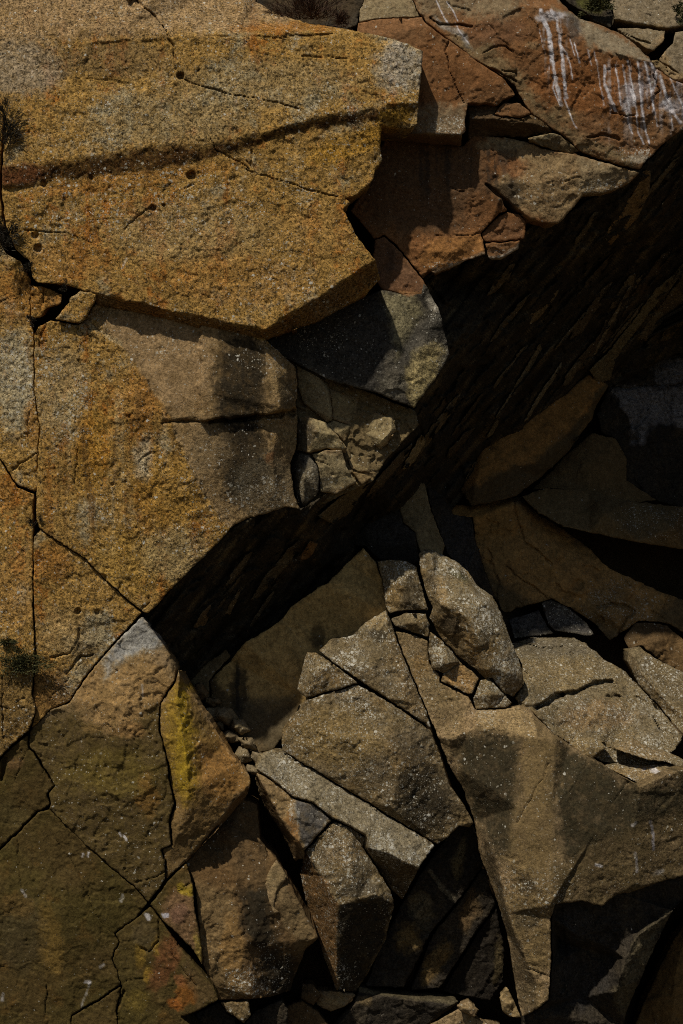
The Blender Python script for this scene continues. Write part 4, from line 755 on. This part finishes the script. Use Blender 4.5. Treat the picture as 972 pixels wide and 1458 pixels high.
rock('boulder', 'dark brown boulder behind the slanting fin', 'boulder', '756,698,600 784,672,610 806,647,616 842,617,622 877,624,622 892,653,616 892,684,608 935,712,600 900,716,590 838,700,584 785,695,588', tex='cave', T=60, soft=3, inner='840,660,590', lay=[('blob', 840, 660, 70, 50, (.13, .092, .05), .8)])
rock('rock_slab', 'blackened back wall with a bluish white mineral patch', 'rock slab', '850,590,640 868,549,650 885,540,655 930,505,660 1300,440,660 1300,740,630 972,724,625 934,712,625 891,684,630 891,652,635 877,624,638 856,616,640', tex='dark', T=60, fac=4, cracks=[('866,551 900,552 932,550 972,545 1010,540', 1.6, 10), ('932,552 926,510', 0.99, 6), ('955,560 955,610', 0.99, 6)],
     lay=[('poly', '868,553 883,550 929,552 1040,546 1040,640 975,606 936,604 924,612 915,632 902,630 897,597 884,578', (.20, .20, .195), .7, 5), ('poly', '928,512 938,495 962,494 985,520 985,546 932,549', (.16, .16, .16), .7, 5), ('drip', 900, 990, 600, 680, (.02, .02, .018), .7, .07)])
rock('boulder', 'long dim boulder lying over the black gap at right', 'boulder', '742,707,540 776,695,552 838,698,560 900,714,566 972,722,570 1300,735,570 1300,800,520 972,782,520 909,772,516 838,758,510 803,750,510 767,731,524', tex='cave', T=90, soft=2, inner='860,730,500 960,750,500', lay=[('blob', 860, 730, 120, 40, (.13, .10, .058), .8), ('lich', 940, 740, 60, 30, .4, 1)])

# ================================================================== big boulder in the middle
rock('boulder', 'lichen flecked cap rock on top of the big central boulder', 'boulder',
     '453,926,166 470,911,176 500,905,184 520,886,196 549,869,206 555,881,200 572,930,180 588,969,170 606,1011,164 615,1037,160 556,998,152 513,970,152 476,944,158', tex='lichen', T=70, ridges=['549,872,196 560,930,168 590,1000,156', '520,900,180 530,950,150 556,996,148'],
     lay=[('blob', 540, 905, 14, 10, (.045, .038, .028), .8), ('blob', 500, 902, 14, 8, (.045, .038, .028), .6), ('poly', '556,885 575,930 615,1037 575,1010 562,950', (.17, .12, .065), .7, 6), ('poly', '515,886 549,868 552,885 535,895', (.27, .20, .11), .8, 4), ('lich', 500, 930, 50, 30, 1.0, 1)])  # pale corner patch paints the sunlit lichened top lighter
rock('rock_block', 'squarish lichened block on the left shoulder of the big boulder', 'rock block', '450,929,166 436,928,172 430,954,170 422,982,168 436,994,160 463,986,154 510,973,152 476,946,156', tex='lichen', T=60, cracks=[('470,948 476,955', 1.2, 6)], lay=[('lich', 460, 960, 50, 30, .8, 1)], inner='452,958,146')
rock('boulder', 'big rounded khaki boulder face speckled with pale lichen', 'boulder',
     '402,1070,156 400,1053,158 402,1036,160 419,1016,160 426,1003,160 439,996,158 463,988,156 510,975,154 556,1001,152 613,1040,156 624,1068,158 639,1115,160 660,1146,164 674,1172,168 668,1178,176 653,1176,168 638,1192,166 622,1202,164 556,1162,152 522,1141,150 463,1105,148', tex='lichen', T=90, soft=2, und=3,
     ridges=['562,1050,132 566,1095,128 556,1150,134', '602,1046,148 612,1120,154 614,1190,162'], inner='480,1050,138',
     cracks=[('420,1016 428,1002 440,992', 2.5, 9)], lay=[('blob', 480, 1050, 70, 50, (.20, .142, .065), .8), ('blob', 605, 1140, 42, 62, (.034, .028, .02), .92), ('blob', 585, 1060, 40, 30, (.12, .095, .065), .6), ('lich', 510, 1000, 90, 30, .8, 1), ('lich', 480, 1060, 60, 40, .5, 1), ('lich', 600, 1120, 50, 70, .45, 1)])
rock('rock_slab', 'pale grey lichened band sloping beneath the big boulder face', 'rock slab',
     '363,1090,134 368,1074,150 386,1067,158 400,1071,160 463,1107,156 522,1143,154 556,1165,154 619,1204,150 596,1236,128 594,1240,150 573,1281,186 556,1266,176 537,1236,160 518,1206,140 520,1192,128 500,1178,126 473,1165,124 445,1143,122 417,1135,122 386,1109,124 366,1097,126', tex='lichen', T=70,
     ridges=['366,1095,122 386,1107,120 417,1133,118 445,1141,118 473,1163,118 500,1176,116 522,1189,114 526,1208,110 556,1216,108 574,1227,112 596,1236,122', '402,1080,154 463,1112,148 522,1148,146 600,1197,146'],
     lay=[('poly', '363,1090 386,1067 463,1107 619,1204 596,1236 525,1208 522,1189 445,1141 386,1107', (.20, .172, .122), .8, 3), ('poly', '519,1208 556,1217 594,1238 573,1281 537,1236', (.09, .065, .038), .9, 2), ('lich', 450, 1120, 120, 50, .75, 1), ('lich', 570, 1205, 50, 25, 1.2, 1), ('lich', 390, 1095, 30, 20, 1.0, 1)])
rock('rock_block', 'rusty edged block with a dark grey face under the pale band', 'rock block',
     '366,1099,132 386,1111,128 417,1137,126 445,1145,126 472,1168,126 455,1186,126 434,1211,128 433,1222,140 420,1225,164 400,1186,172 384,1160,172 370,1135,166 363,1110,150', tex='tan', T=70, ridges=['366,1103,126 380,1128,118 402,1171,116 420,1194,118 433,1210,122', '420,1140,116 424,1165,112 425,1195,114'],
     lay=[('poly', '420,1138 446,1145 472,1168 434,1210 422,1180', (.10, .098, .088), .9, 3), ('poly', '366,1100 418,1138 422,1190 400,1168 380,1128', (.24, .165, .085), .8, 3), ('poly', '400,1165 416,1155 424,1190 433,1212 418,1196', (.28, .15, .06), .8, 3), ('poly', '364,1108 380,1130 402,1172 433,1214 420,1226 385,1165', (.13, .08, .04), .85, 2), ('lich', 418, 1165, 10, 26, 1.2, 1), ('lich', 450, 1170, 24, 20, .5, 1)])
rock('rock_block', 'tall speckled block with a shaded dark lower face under the pale band', 'rock block',
     '475,1170,126 500,1179,130 519,1193,134 517,1207,136 537,1238,140 556,1269,144 561,1289,148 548,1340,196 523,1386,220 506,1413,226 478,1409,188 462,1365,184 446,1315,184 434,1280,182 428,1245,176 434,1214,146', tex='lichen', T=80,
     ridges=['435,1213,134 458,1248,122 480,1289,114 480,1350,150 479,1407,182', '480,1289,114 508,1281,112 536,1274,118 560,1288,144', '475,1175,122 500,1230,108 508,1281,112'],
     lay=[('poly', '435,1213 480,1289 480,1408 420,1250', (.15, .085, .038), .85, 2), ('poly', '481,1290 536,1275 561,1289 545,1345 505,1414 480,1408', (.03, .025, .019), .95, 3), ('blob', 505, 1265, 40, 12, (.065, .055, .042), .75), ('blob', 490, 1210, 34, 30, (.19, .14, .085), .5), ('lich', 490, 1220, 50, 50, .65, 1), ('lich', 520, 1340, 40, 60, 0.05, 1)])  # shade of the lower face is put into its near-black colour
SL = 'leaning dark slabs in the hollow below the big boulder'
rock('rock_slab', 'upper dark leaning slab with a smooth pale oval in the hollow', 'rock slab', '625,1206,206 650,1178,210 674,1174,216 688,1231,232 654,1280,226 614,1326,224 574,1406,226 520,1404,236 542,1345,228 573,1286,220 600,1243,212', tex='dark', mat='dark', T=50, inner='590,1320,214 650,1220,206', lay=[('blob', 600, 1295, 18, 28, (.15, .12, .075), .85, -15), ('blob', 580, 1335, 20, 22, (.17, .115, .05), .8), ('blob', 653, 1225, 10, 34, (.13, .105, .06), .75, 10), ('line', '612,1240 630,1265 645,1280', 4, (.16, .14, .1), .6)], strata=(-52, 20, 3))
rock('rock_slab', 'middle dark leaning slab with an ochre streak in the hollow', 'rock slab', '688,1234,244 706,1289,252 676,1329,244 626,1407,242 584,1410,250 616,1331,240 656,1282,240', tex='dark', mat='dark', T=50, lay=[('blob', 620, 1370, 16, 40, (.16, .105, .045), .8, 30), ('blob', 668, 1300, 14, 34, (.14, .09, .045), .7, 20)], strata=(-52, 20, 3))
rock('rock_slab', 'lower blackish leaning slab in the hollow beside the split wall', 'rock slab', '706,1292,264 719,1356,270 716,1398,270 697,1425,266 630,1411,262 678,1332,258', tex='dark', mat='dark', T=50, lay=[('blob', 680, 1370, 200, 200, (.018, .015, .012), .85), ('blob', 708, 1370, 8, 36, (.085, .065, .035), .7)], strata=(-60, 14, 3))
# rubble along the foot
rock('rock_slab', 'low dark slab lying along the foot below the leaning slabs', 'rock slab', '470,1600 476,1458 502,1428 512,1405 542,1412 600,1420 654,1425 640,1438 608,1460 600,1600', d=226, tex='dark', T=60, ridges=['480,1462,212 505,1430,206 545,1418,206 640,1432,214'], lay=[('line', '512,1408 545,1414 650,1427', 5, (.13, .11, .07), .6), ('blob', 520, 1425, 10, 10, (.15, .11, .06), .6)])
FT = 'tan stones along the foot of the cliff'
rock('stone', 'broad tan stone with a hairline crack at the foot', 'stone', '604,1600 606,1462 652,1438 682,1452 720,1470 730,1600', d=222, tex='tan', T=60, cracks=[('650,1440 647,1475', 0.87, 5)])
rock('stone', 'small pale stone perched on the broad tan stone', 'stone', '650,1431 668,1426 682,1438 676,1449 655,1440', d=206, tex='tan', T=25, inner='665,1436,198')
rock('stone', 'pale teardrop stone against the foot of the split wall', 'stone', '711,1420 722,1404 732,1425 741,1449 726,1448 714,1440', d=196, tex='tan', T=30, inner='722,1430,186', lay=[('blob', 724, 1430, 30, 40, (.29, .215, .12), .8)])
rock('stone', 'dull flat stone under the shaded dark lower face', 'stone', '446,1410 474,1410 507,1416 492,1432 471,1440 452,1432', d=212, tex='tan', T=40, inner='470,1420,204', lay=[('blob', 478, 1425, 14, 8, (.3, .23, .13), .6)])
rock('stone', 'brown stone at the foot right of the leaning prism', 'stone', '408,1432 430,1425 452,1440 470,1462 476,1600 405,1600', d=196, tex='brown', T=50)
rock('stone', 'small dark stone between leaning prism and speckled block', 'stone', '430,1400 446,1402 458,1418 446,1432 428,1422', d=190, tex='brown', T=40, inner='443,1415,180')
rock('stone', 'dim stone below the speckled chip at the foot', 'stone', '348,1460 362,1440 400,1424 410,1436 404,1600 345,1600', d=150, tex='dark', T=50)

# ================================================================== right: split wall, tall boulder, ledges
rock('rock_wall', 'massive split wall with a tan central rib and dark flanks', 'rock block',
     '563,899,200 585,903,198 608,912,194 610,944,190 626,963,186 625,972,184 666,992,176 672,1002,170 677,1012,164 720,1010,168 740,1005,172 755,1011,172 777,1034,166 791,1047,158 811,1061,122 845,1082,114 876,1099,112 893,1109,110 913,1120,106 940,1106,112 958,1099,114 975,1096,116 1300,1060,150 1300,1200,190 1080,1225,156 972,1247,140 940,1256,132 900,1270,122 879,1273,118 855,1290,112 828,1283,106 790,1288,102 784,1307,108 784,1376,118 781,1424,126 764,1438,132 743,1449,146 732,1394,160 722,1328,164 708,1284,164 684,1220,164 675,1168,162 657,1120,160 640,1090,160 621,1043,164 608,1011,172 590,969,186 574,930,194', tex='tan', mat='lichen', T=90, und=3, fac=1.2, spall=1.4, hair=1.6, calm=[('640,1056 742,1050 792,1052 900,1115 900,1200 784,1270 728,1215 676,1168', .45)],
     ridges=['621,1046,152 640,1052,138 674,1038,126 708,1035,118 742,1048,108 766,1050,102 792,1051,106', '742,1048,108 736,1150,100 728,1216,100 722,1300,118 749,1369,124 763,1402,128', '792,1052,106 786,1150,90 784,1287,88', '675,1168,158 705,1218,114 722,1300,118', '895,1115,114 900,1180,112 900,1262,114'], inner='680,1110,116 850,1180,98 972,1170,136',
     cracks=[('782,1085 770,1110 755,1140 735,1172', 0.99, 4), ('840,1085 820,1110 810,1130', 0.81, 2.5), ('895,1112 885,1125 875,1140', 0.99, 4), ('672,1000 664,1012', 0.93, 4), ('752,1378 770,1388 784,1392', 1.1, 6), ('939,1240 950,1252', 1.2, 5), ('715,1160 728,1140', 0.74, 2)],
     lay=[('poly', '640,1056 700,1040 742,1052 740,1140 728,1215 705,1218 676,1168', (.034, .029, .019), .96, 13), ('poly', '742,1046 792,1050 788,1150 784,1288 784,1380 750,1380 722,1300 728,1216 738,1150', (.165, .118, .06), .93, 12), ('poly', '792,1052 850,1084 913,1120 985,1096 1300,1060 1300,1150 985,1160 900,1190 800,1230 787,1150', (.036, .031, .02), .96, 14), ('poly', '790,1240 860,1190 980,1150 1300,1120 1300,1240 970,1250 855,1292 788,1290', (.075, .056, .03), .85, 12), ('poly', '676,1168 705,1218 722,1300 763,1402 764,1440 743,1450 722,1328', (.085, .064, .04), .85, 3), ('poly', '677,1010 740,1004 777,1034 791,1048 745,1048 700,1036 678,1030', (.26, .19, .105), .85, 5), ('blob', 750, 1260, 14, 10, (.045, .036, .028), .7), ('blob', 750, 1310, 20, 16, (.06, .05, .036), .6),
          ('poly', '564,899 608,912 612,945 640,985 670,1003 640,1055 606,1010 580,940', (.155, .115, .065), .75, 6), ('blob', 595, 950, 12, 20, (.22, .14, .06), .6), ('lich', 600, 960, 40, 60, .35, 1), ('lich', 690, 1020, 22, 14, 1.0, 1), ('lich', 760, 1270, 60, 50, .45, 1), ('lich', 720, 1120, 60, 60, .1, 1), ('lich', 860, 1160, 110, 90, .07, 1), ('line', '926,1170 930,1190 930,1210', 2.4, (.31, .32, .35), .4), ('line', '905,1215 906,1240', 2.6, (.38, .38, .38), .4), ('line', '930,1245 942,1240', 4, (.36, .35, .33), .4), ('line', '900,1175 905,1172', 3, (.5, .48, .44), .5), ('blob', 851, 1229, 3, 3, WHT, .8)])
rock('rock_slab', 'black undercut face beneath the split wall', 'rock slab',
     '787,1287,134 828,1280,138 855,1286,144 879,1270,150 940,1252,164 975,1244,172 1080,1222,188 1080,1240,220 990,1262,196 958,1295,180 947,1318,176 930,1352,176 913,1393,180 893,1437,214 886,1462,222 880,1600,240 745,1600,220 744,1452,176 765,1439,160 782,1425,150 786,1376,140 786,1307,134', tex='dark', mat='dark', T=80, fac=3, strata=(84, 12, 4),
     ridges=['790,1300,146 830,1335,156 870,1350,160 900,1330,160', '795,1345,196 830,1350,196 868,1360,196', '877,1412,152 890,1365,146 905,1335,146 958,1296,158'], inner='830,1420,215',
     lay=[('poly', '876,1412 905,1335 958,1295 930,1352 893,1437 882,1450', (.12, .10, .065), .85, 5), ('blob', 820, 1310, 30, 20, (.045, .043, .038), .6), ('blob', 830, 1400, 40, 40, (.04, .038, .034), .6)])
rock('rock_slab', 'shaded brown rock beyond the black undercut face', 'rock slab', '1300,1250 990,1285 942,1370 915,1432 888,1500 880,1620 1300,1620', d=370, tex='cave', T=60, ridges=['985,1290,350 960,1400,340 950,1600,330'], lay=[('poly', '880,1280 1300,1240 1300,1620 880,1620', (.21, .125, .05), .85, 4)])
rock('boulder', 'rounded block capping the long crack, left of the tall boulder', 'boulder', '537,800,222 554,796,222 580,799,220 593,808,216 598,831,208 611,869,200 575,869,198 554,873,198 549,862,204 546,836,212', tex='lichen', T=60, soft=3, inner='570,830,190 580,855,188', lay=[('blob', 585, 845, 16, 24, (.055, .045, .032), .7), ('blob', 560, 850, 12, 20, (.26, .18, .085), .6), ('lich', 565, 815, 30, 16, .9, 1)])
rock('rock_wedge', 'thin lichened wedge stone below the rounded capping block', 'rock', '556,881,200 575,873,200 606,874,198 611,888,196 610,902,194 609,908,194 585,899,194 562,892,196', tex='lichen', T=50, inner='588,886,184')
rock('boulder', 'tall hunched boulder thick with pale lichen and a hollow flank', 'boulder',
     '596,787,214 609,780,222 624,787,224 650,800,224 666,813,222 679,834,220 700,847,216 714,873,212 726,907,206 736,933,200 745,961,196 744,977,196 730,992,194 715,985,184 700,964,178 692,967,182 676,951,190 650,933,196 624,904,198 611,880,196 616,865,190 606,842,202 598,810,208', tex='lichen', T=90, soft=2, fac=2.4,
     ridges=['614,792,196 619,826,186 629,862,164 650,866,154 664,880,150 686,920,152 690,955,158 696,964,172', '650,812,200 690,860,176 715,910,174 728,960,176'],
     lay=[('poly', '614,874 650,868 664,880 682,920 686,950 676,950 640,918', (.15, .105, .055), .85, 4), ('blob', 640, 888, 18, 14, (.05, .04, .03), .75, 40), ('blob', 672, 925, 8, 24, (.25, .165, .075), .7, -20), ('blob', 615, 825, 8, 20, (.11, .085, .055), .6), ('blob', 627, 842, 10, 24, (.27, .19, .10), .7, -15), ('blob', 655, 822, 18, 8, (.07, .07, .04), .7, 30), ('blob', 690, 905, 10, 24, (.07, .058, .042), .6, 25), ('lich', 690, 860, 34, 46, 1.1, 1), ('lich', 640, 800, 44, 24, 1.0, 1), ('lich', 720, 950, 28, 44, 1.1, 1), ('lich', 640, 905, 26, 30, .1, 1)])  # hollow darkened in colour: mostly painted shade, partly stain
rock('rock_wedge', 'orange tan wedge stone spotted white at the tall boulder foot', 'rock', '611,900,180 629,912,178 655,942,176 676,959,174 682,967,172 672,987,170 666,988,172 627,970,180 632,959,178 614,951,182 609,925,184', tex='lichen', T=50, inner='640,945,158', cracks=[('628,962 655,944', 0.87, 4)], lay=[('poly', '628,965 655,945 682,967 668,988', (.29, .18, .08), .8, 4), ('lich', 622, 930, 16, 26, 1.2, 1), ('lich', 645, 955, 16, 10, .9, 1)])
rock('rock_block', 'cracked lichened lump under the tall boulder tip', 'rock block', '697,966,176 713,984,176 719,990,178 729,1001,180 721,1008,174 700,1008,168 677,1010,170 674,994,172 684,969,174', tex='lichen', T=50, inner='698,988,156', cracks=[('710,996 718,990 726,994', 1.1, 5)], lay=[('lich', 700, 990, 30, 20, 1.0, 1)])
rock('rock_ledge', 'broad sloping ledge rock with a dark open crack across it', 'rock ledge',
     '729,917,380 758,908,400 817,908,400 835,917,392 859,938,372 885,952,356 909,976,330 944,1014,296 971,1047,262 969,1058,250 956,1071,232 932,1092,205 897,1088,200 856,1084,196 822,1064,196 800,1052,196 790,1046,190 761,1016,196 740,1006,206 733,994,214 746,976,226 744,950,280', tex='lichen', T=90, fac=3.5, und=4,
     inner='800,950,318 850,1010,250 900,1010,290 790,1000,236', cracks=[('764,1008 782,998 800,991', 5.1, 26), ('800,991 823,985 847,973 870,971', 3.4, 18), ('876,990 882,992', 2.5, 10), ('930,1020 938,1040', 1.2, 8), ('735,915 770,922 800,920', 1.2, 10)],
     plates=[('733,990 764,1006 800,990 823,984 847,972 870,970 940,1010 900,900 740,900', 5.1, 2)],
     lay=[('blob', 800, 960, 60, 30, (.22, .165, .09), .6), ('blob', 850, 1020, 60, 24, (.215, .145, .08), .7), ('lich', 820, 950, 90, 40, .5, 1), ('lich', 920, 1030, 30, 50, 1.0, 1), ('lich', 790, 920, 80, 14, .3, 1), ('poly', '729,915 820,905 850,930 740,935', (.12, .105, .08), .7, 8)])
rock('rock_flake', 'thin pale flake lifted at the lip of the split wall', 'rock flake', '809,1059,178 822,1042,188 850,1051,186 872,1063,180 858,1068,172 844,1081,162 828,1077,164', tex='lichen', T=25, edge=2, bev=2, lay=[('blob', 835, 1060, 40, 20, (.25, .185, .10), .6)], inner='838,1062,162')
rock('rock_flake', 'overhanging flake above the dark slot in the ledges', 'rock flake', '856,1044,200 872,1060,186 900,1050,196 932,1068,196 958,1073,200 985,1088,190 985,1100,176 950,1086,172 925,1083,172 896,1074,170 876,1066,174', tex='lichen', T=30, edge=2, bev=2, fac=3, lay=[('blob', 910, 1070, 60, 20, (.24, .17, .095), .6), ('lich', 950, 1085, 40, 14, .6, 1)])
rock('rock_flake', 'lit flake spotted with white droppings below the dark slot', 'rock flake', '858,1091,176 878,1086,192 920,1090,194 950,1088,188 985,1097,180 975,1101,156 940,1106,150 914,1119,148 893,1107,152 875,1098,160', tex='lichen', T=40, edge=2, bev=2, lay=[('blob', 910, 1100, 50, 14, (.26, .18, .09), .7), ('blob', 935, 1098, 10, 5, (.6, .59, .56), .8), ('blob', 915, 1097, 4, 3, (.6, .59, .56), .7)])
rock('rock_slab', 'tilted grey slab at the right with a pale lichened edge', 'rock slab', '894,926,352 909,920,360 932,937,350 972,957,340 1080,1010,330 1080,1090,250 985,1050,262 972,1046,268 945,1012,300 908,974,330 893,942,346', tex='lichen', T=70, ridges=['900,930,338 915,960,318 950,1000,290 985,1030,268'], lay=[('poly', '905,935 935,945 1000,990 1000,1040 940,985', (.13, .10, .06), .8, 6), ('lich', 910, 945, 20, 30, .9, 1), ('lich', 950, 1010, 16, 30, .7, 1)])

# ================================================================== plants
def leaf_material(name, c1, c2, rough=.75):
    m = bpy.data.materials.new(name); m.use_nodes = True
    N = m.node_tree.nodes; L = m.node_tree.links; b = N['Principled BSDF']; b.inputs['Roughness'].default_value = rough
    t = N.new('ShaderNodeTexNoise'); t.inputs['Scale'].default_value = 23; t.inputs['Detail'].default_value = 3
    g = N.new('ShaderNodeNewGeometry'); L.new(g.outputs['Position'], t.inputs['Vector'])
    r = N.new('ShaderNodeValToRGB'); r.color_ramp.elements[0].position = .35; r.color_ramp.elements[1].position = .68
    r.color_ramp.elements[0].color = (*c1, 1); r.color_ramp.elements[1].color = (*c2, 1)
    L.new(t.outputs['Fac'], r.inputs[0]); L.new(r.outputs[0], b.inputs['Base Color'])
    return m
PM = {'dry': leaf_material('dry_heather', (.045, .022, .012), (.11, .055, .025)), 'dark': leaf_material('dark_grass', (.018, .016, .009), (.05, .04, .02)),
      'moss': leaf_material('green_moss', (.030, .036, .008), (.095, .085, .018)), 'stem': leaf_material('woody_stem', (.03, .02, .012), (.06, .04, .025))}

def plant(name, label, cat, u, v, d, wpx, hpx, n, ln, mat, up=0.6, droop=.3, seed=1, wd=.006, fan=1.0):
    """a tuft: woody stems and many narrow leaves that fill an uneven cushion"""
    R = random.Random(seed)
    base = xyz(np.array([u]), np.array([v]), np.array([d]))[0]
    e = bpy.data.objects.new(name, None); COL.objects.link(e); e.location = base; tag(e, label, cat)
    Vs, Fs = [], []
    def blade(p, dr, L, w):
        q = Vector(p); dr = dr.normalized(); side = dr.cross(Vector((R.uniform(-1, 1), R.uniform(-1, 1), R.uniform(-1, 1)))).normalized() * w
        b = len(Vs)
        for k in range(4):
            t = k / 3; ww = side * (1 - t) ** .7
            Vs.append(tuple(q - ww)); Vs.append(tuple(q + ww))
            q = q + dr * (L / 3); dr = (dr + Vector((0, 0, -droop * .5)) + Vector((R.uniform(-1, 1), R.uniform(-1, 1), R.uniform(-1, 1))) * .12).normalized()
        for k in range(3): Fs.append((b + 2 * k, b + 2 * k + 1, b + 2 * k + 3, b + 2 * k + 2))
    clumps = [(R.gauss(0, .42), abs(R.gauss(0, .25)), R.gauss(0, .42), R.uniform(.6, 1.15)) for _ in range(max(5, n // 60))]
    for k in range(n):
        c = R.choice(clumps)
        p = Vector(((c[0] + R.gauss(0, .16)) * wpx / 200 , -(c[1] + abs(R.gauss(0, .2))) * wpx / 500, (c[2] + R.gauss(0, .16)) * hpx / 200))
        dr = Vector((p.x * 200 / wpx * fan + R.uniform(-.7, .7), -R.uniform(.2, .9), up + p.z * 200 / hpx * .5 + R.uniform(-.5, .6)))
        blade(p, dr, ln * c[3] * R.uniform(.5, 1.2), wd * R.uniform(.6, 1.3))
    mesh_object('foliage', np.array(Vs), Fs, PM[mat], e, smooth=False)
    SV, SF = [], []
    for k in range(max(3, n // 90)):
        a = Vector((R.gauss(0, .1) * wpx / 100, .02, -hpx / 330)); b_ = Vector((R.gauss(0, .3) * wpx / 100, -R.uniform(.02, .1) * wpx / 60, R.uniform(-.1, .35) * hpx / 100))
        b = len(SV)
        for t, r in ((0, .009), (.5, .006), (1, .003)):
            q = a.lerp(b_, t) + Vector((R.uniform(-1, 1), R.uniform(-1, 1), 0)) * .008
            for s in range(4): SV.append((q.x + r * math.cos(s * math.pi / 2), q.y + r * math.sin(s * math.pi / 2), q.z))
        for k2 in range(2):
            for s in range(4): SF.append((b + k2 * 4 + s, b + k2 * 4 + (s + 1) % 4, b + k2 * 4 + 4 + (s + 1) % 4, b + k2 * 4 + 4 + s))
    mesh_object('stem', np.array(SV), SF, PM['stem'], e, smooth=False)
    return e
plant('heather_clump', 'reddish brown dry heather on the ledge behind the huge slab top', 'heather', 440, 14, 84, 105, 44, 1700, .16, 'dry', seed=3, up=.7, wd=.005)
plant('heather_clump', 'small end tuft of dry heather beside the tan ledge top', 'heather', 486, 28, 66, 34, 22, 500, .10, 'dry', seed=4, up=.5, wd=.005)
plant('grass_tuft', 'spiky dark dry grass tuft at the end of the crusted band', 'grass tuft', 8, 186, 2, 40, 60, 800, .15, 'dark', seed=5, up=.55, wd=.004, fan=1.4)
plant('grass_tuft', 'dark grass tuft in the joint below the crusted band', 'grass tuft', 8, 335, 4, 34, 54, 700, .12, 'dark', seed=6, up=.4, wd=.005)
plant('grass_tuft', 'tiny dark plant at the top of the long vertical joint', 'plant', 40, 380, 6, 16, 20, 220, .06, 'dark', seed=7, wd=.004)
plant('grass_tuft', 'tiny dark plant in the crack above the wedge stone', 'plant', 90, 410, 4, 14, 11, 200, .05, 'dark', seed=8, wd=.004)
plant('grass_tuft', 'tiny dark plant where the chip meets the vertical joint', 'plant', 44, 456, 12, 14, 16, 200, .05, 'dark', seed=9, wd=.004)
plant('grass_tuft', 'tiny dark plant in the vertical joint beside the slanting crack', 'plant', 47, 742, 22, 18, 22, 240, .06, 'dark', seed=10, wd=.004)
plant('moss_cushion', 'dark green moss cushion growing on the rusty slab by the joint', 'moss', 28, 944, 27, 58, 40, 2600, .05, 'moss', seed=11, up=.3, wd=.007)
plant('moss_cushion', 'thin upper patch of moss above the dark green cushion', 'moss', 8, 914, 29, 22, 22, 500, .045, 'moss', seed=15, up=.3, wd=.006)
plant('moss_cushion', 'olive moss on the dark boulder in the top cleft', 'moss', 850, 8, 132, 40, 26, 1500, .06, 'moss', seed=12, up=.3, wd=.008)
plant('moss_cushion', 'bright moss patch at the edge of the wide corner block', 'moss', 966, 14, 148, 16, 28, 600, .05, 'moss', seed=13, up=.2, wd=.007)
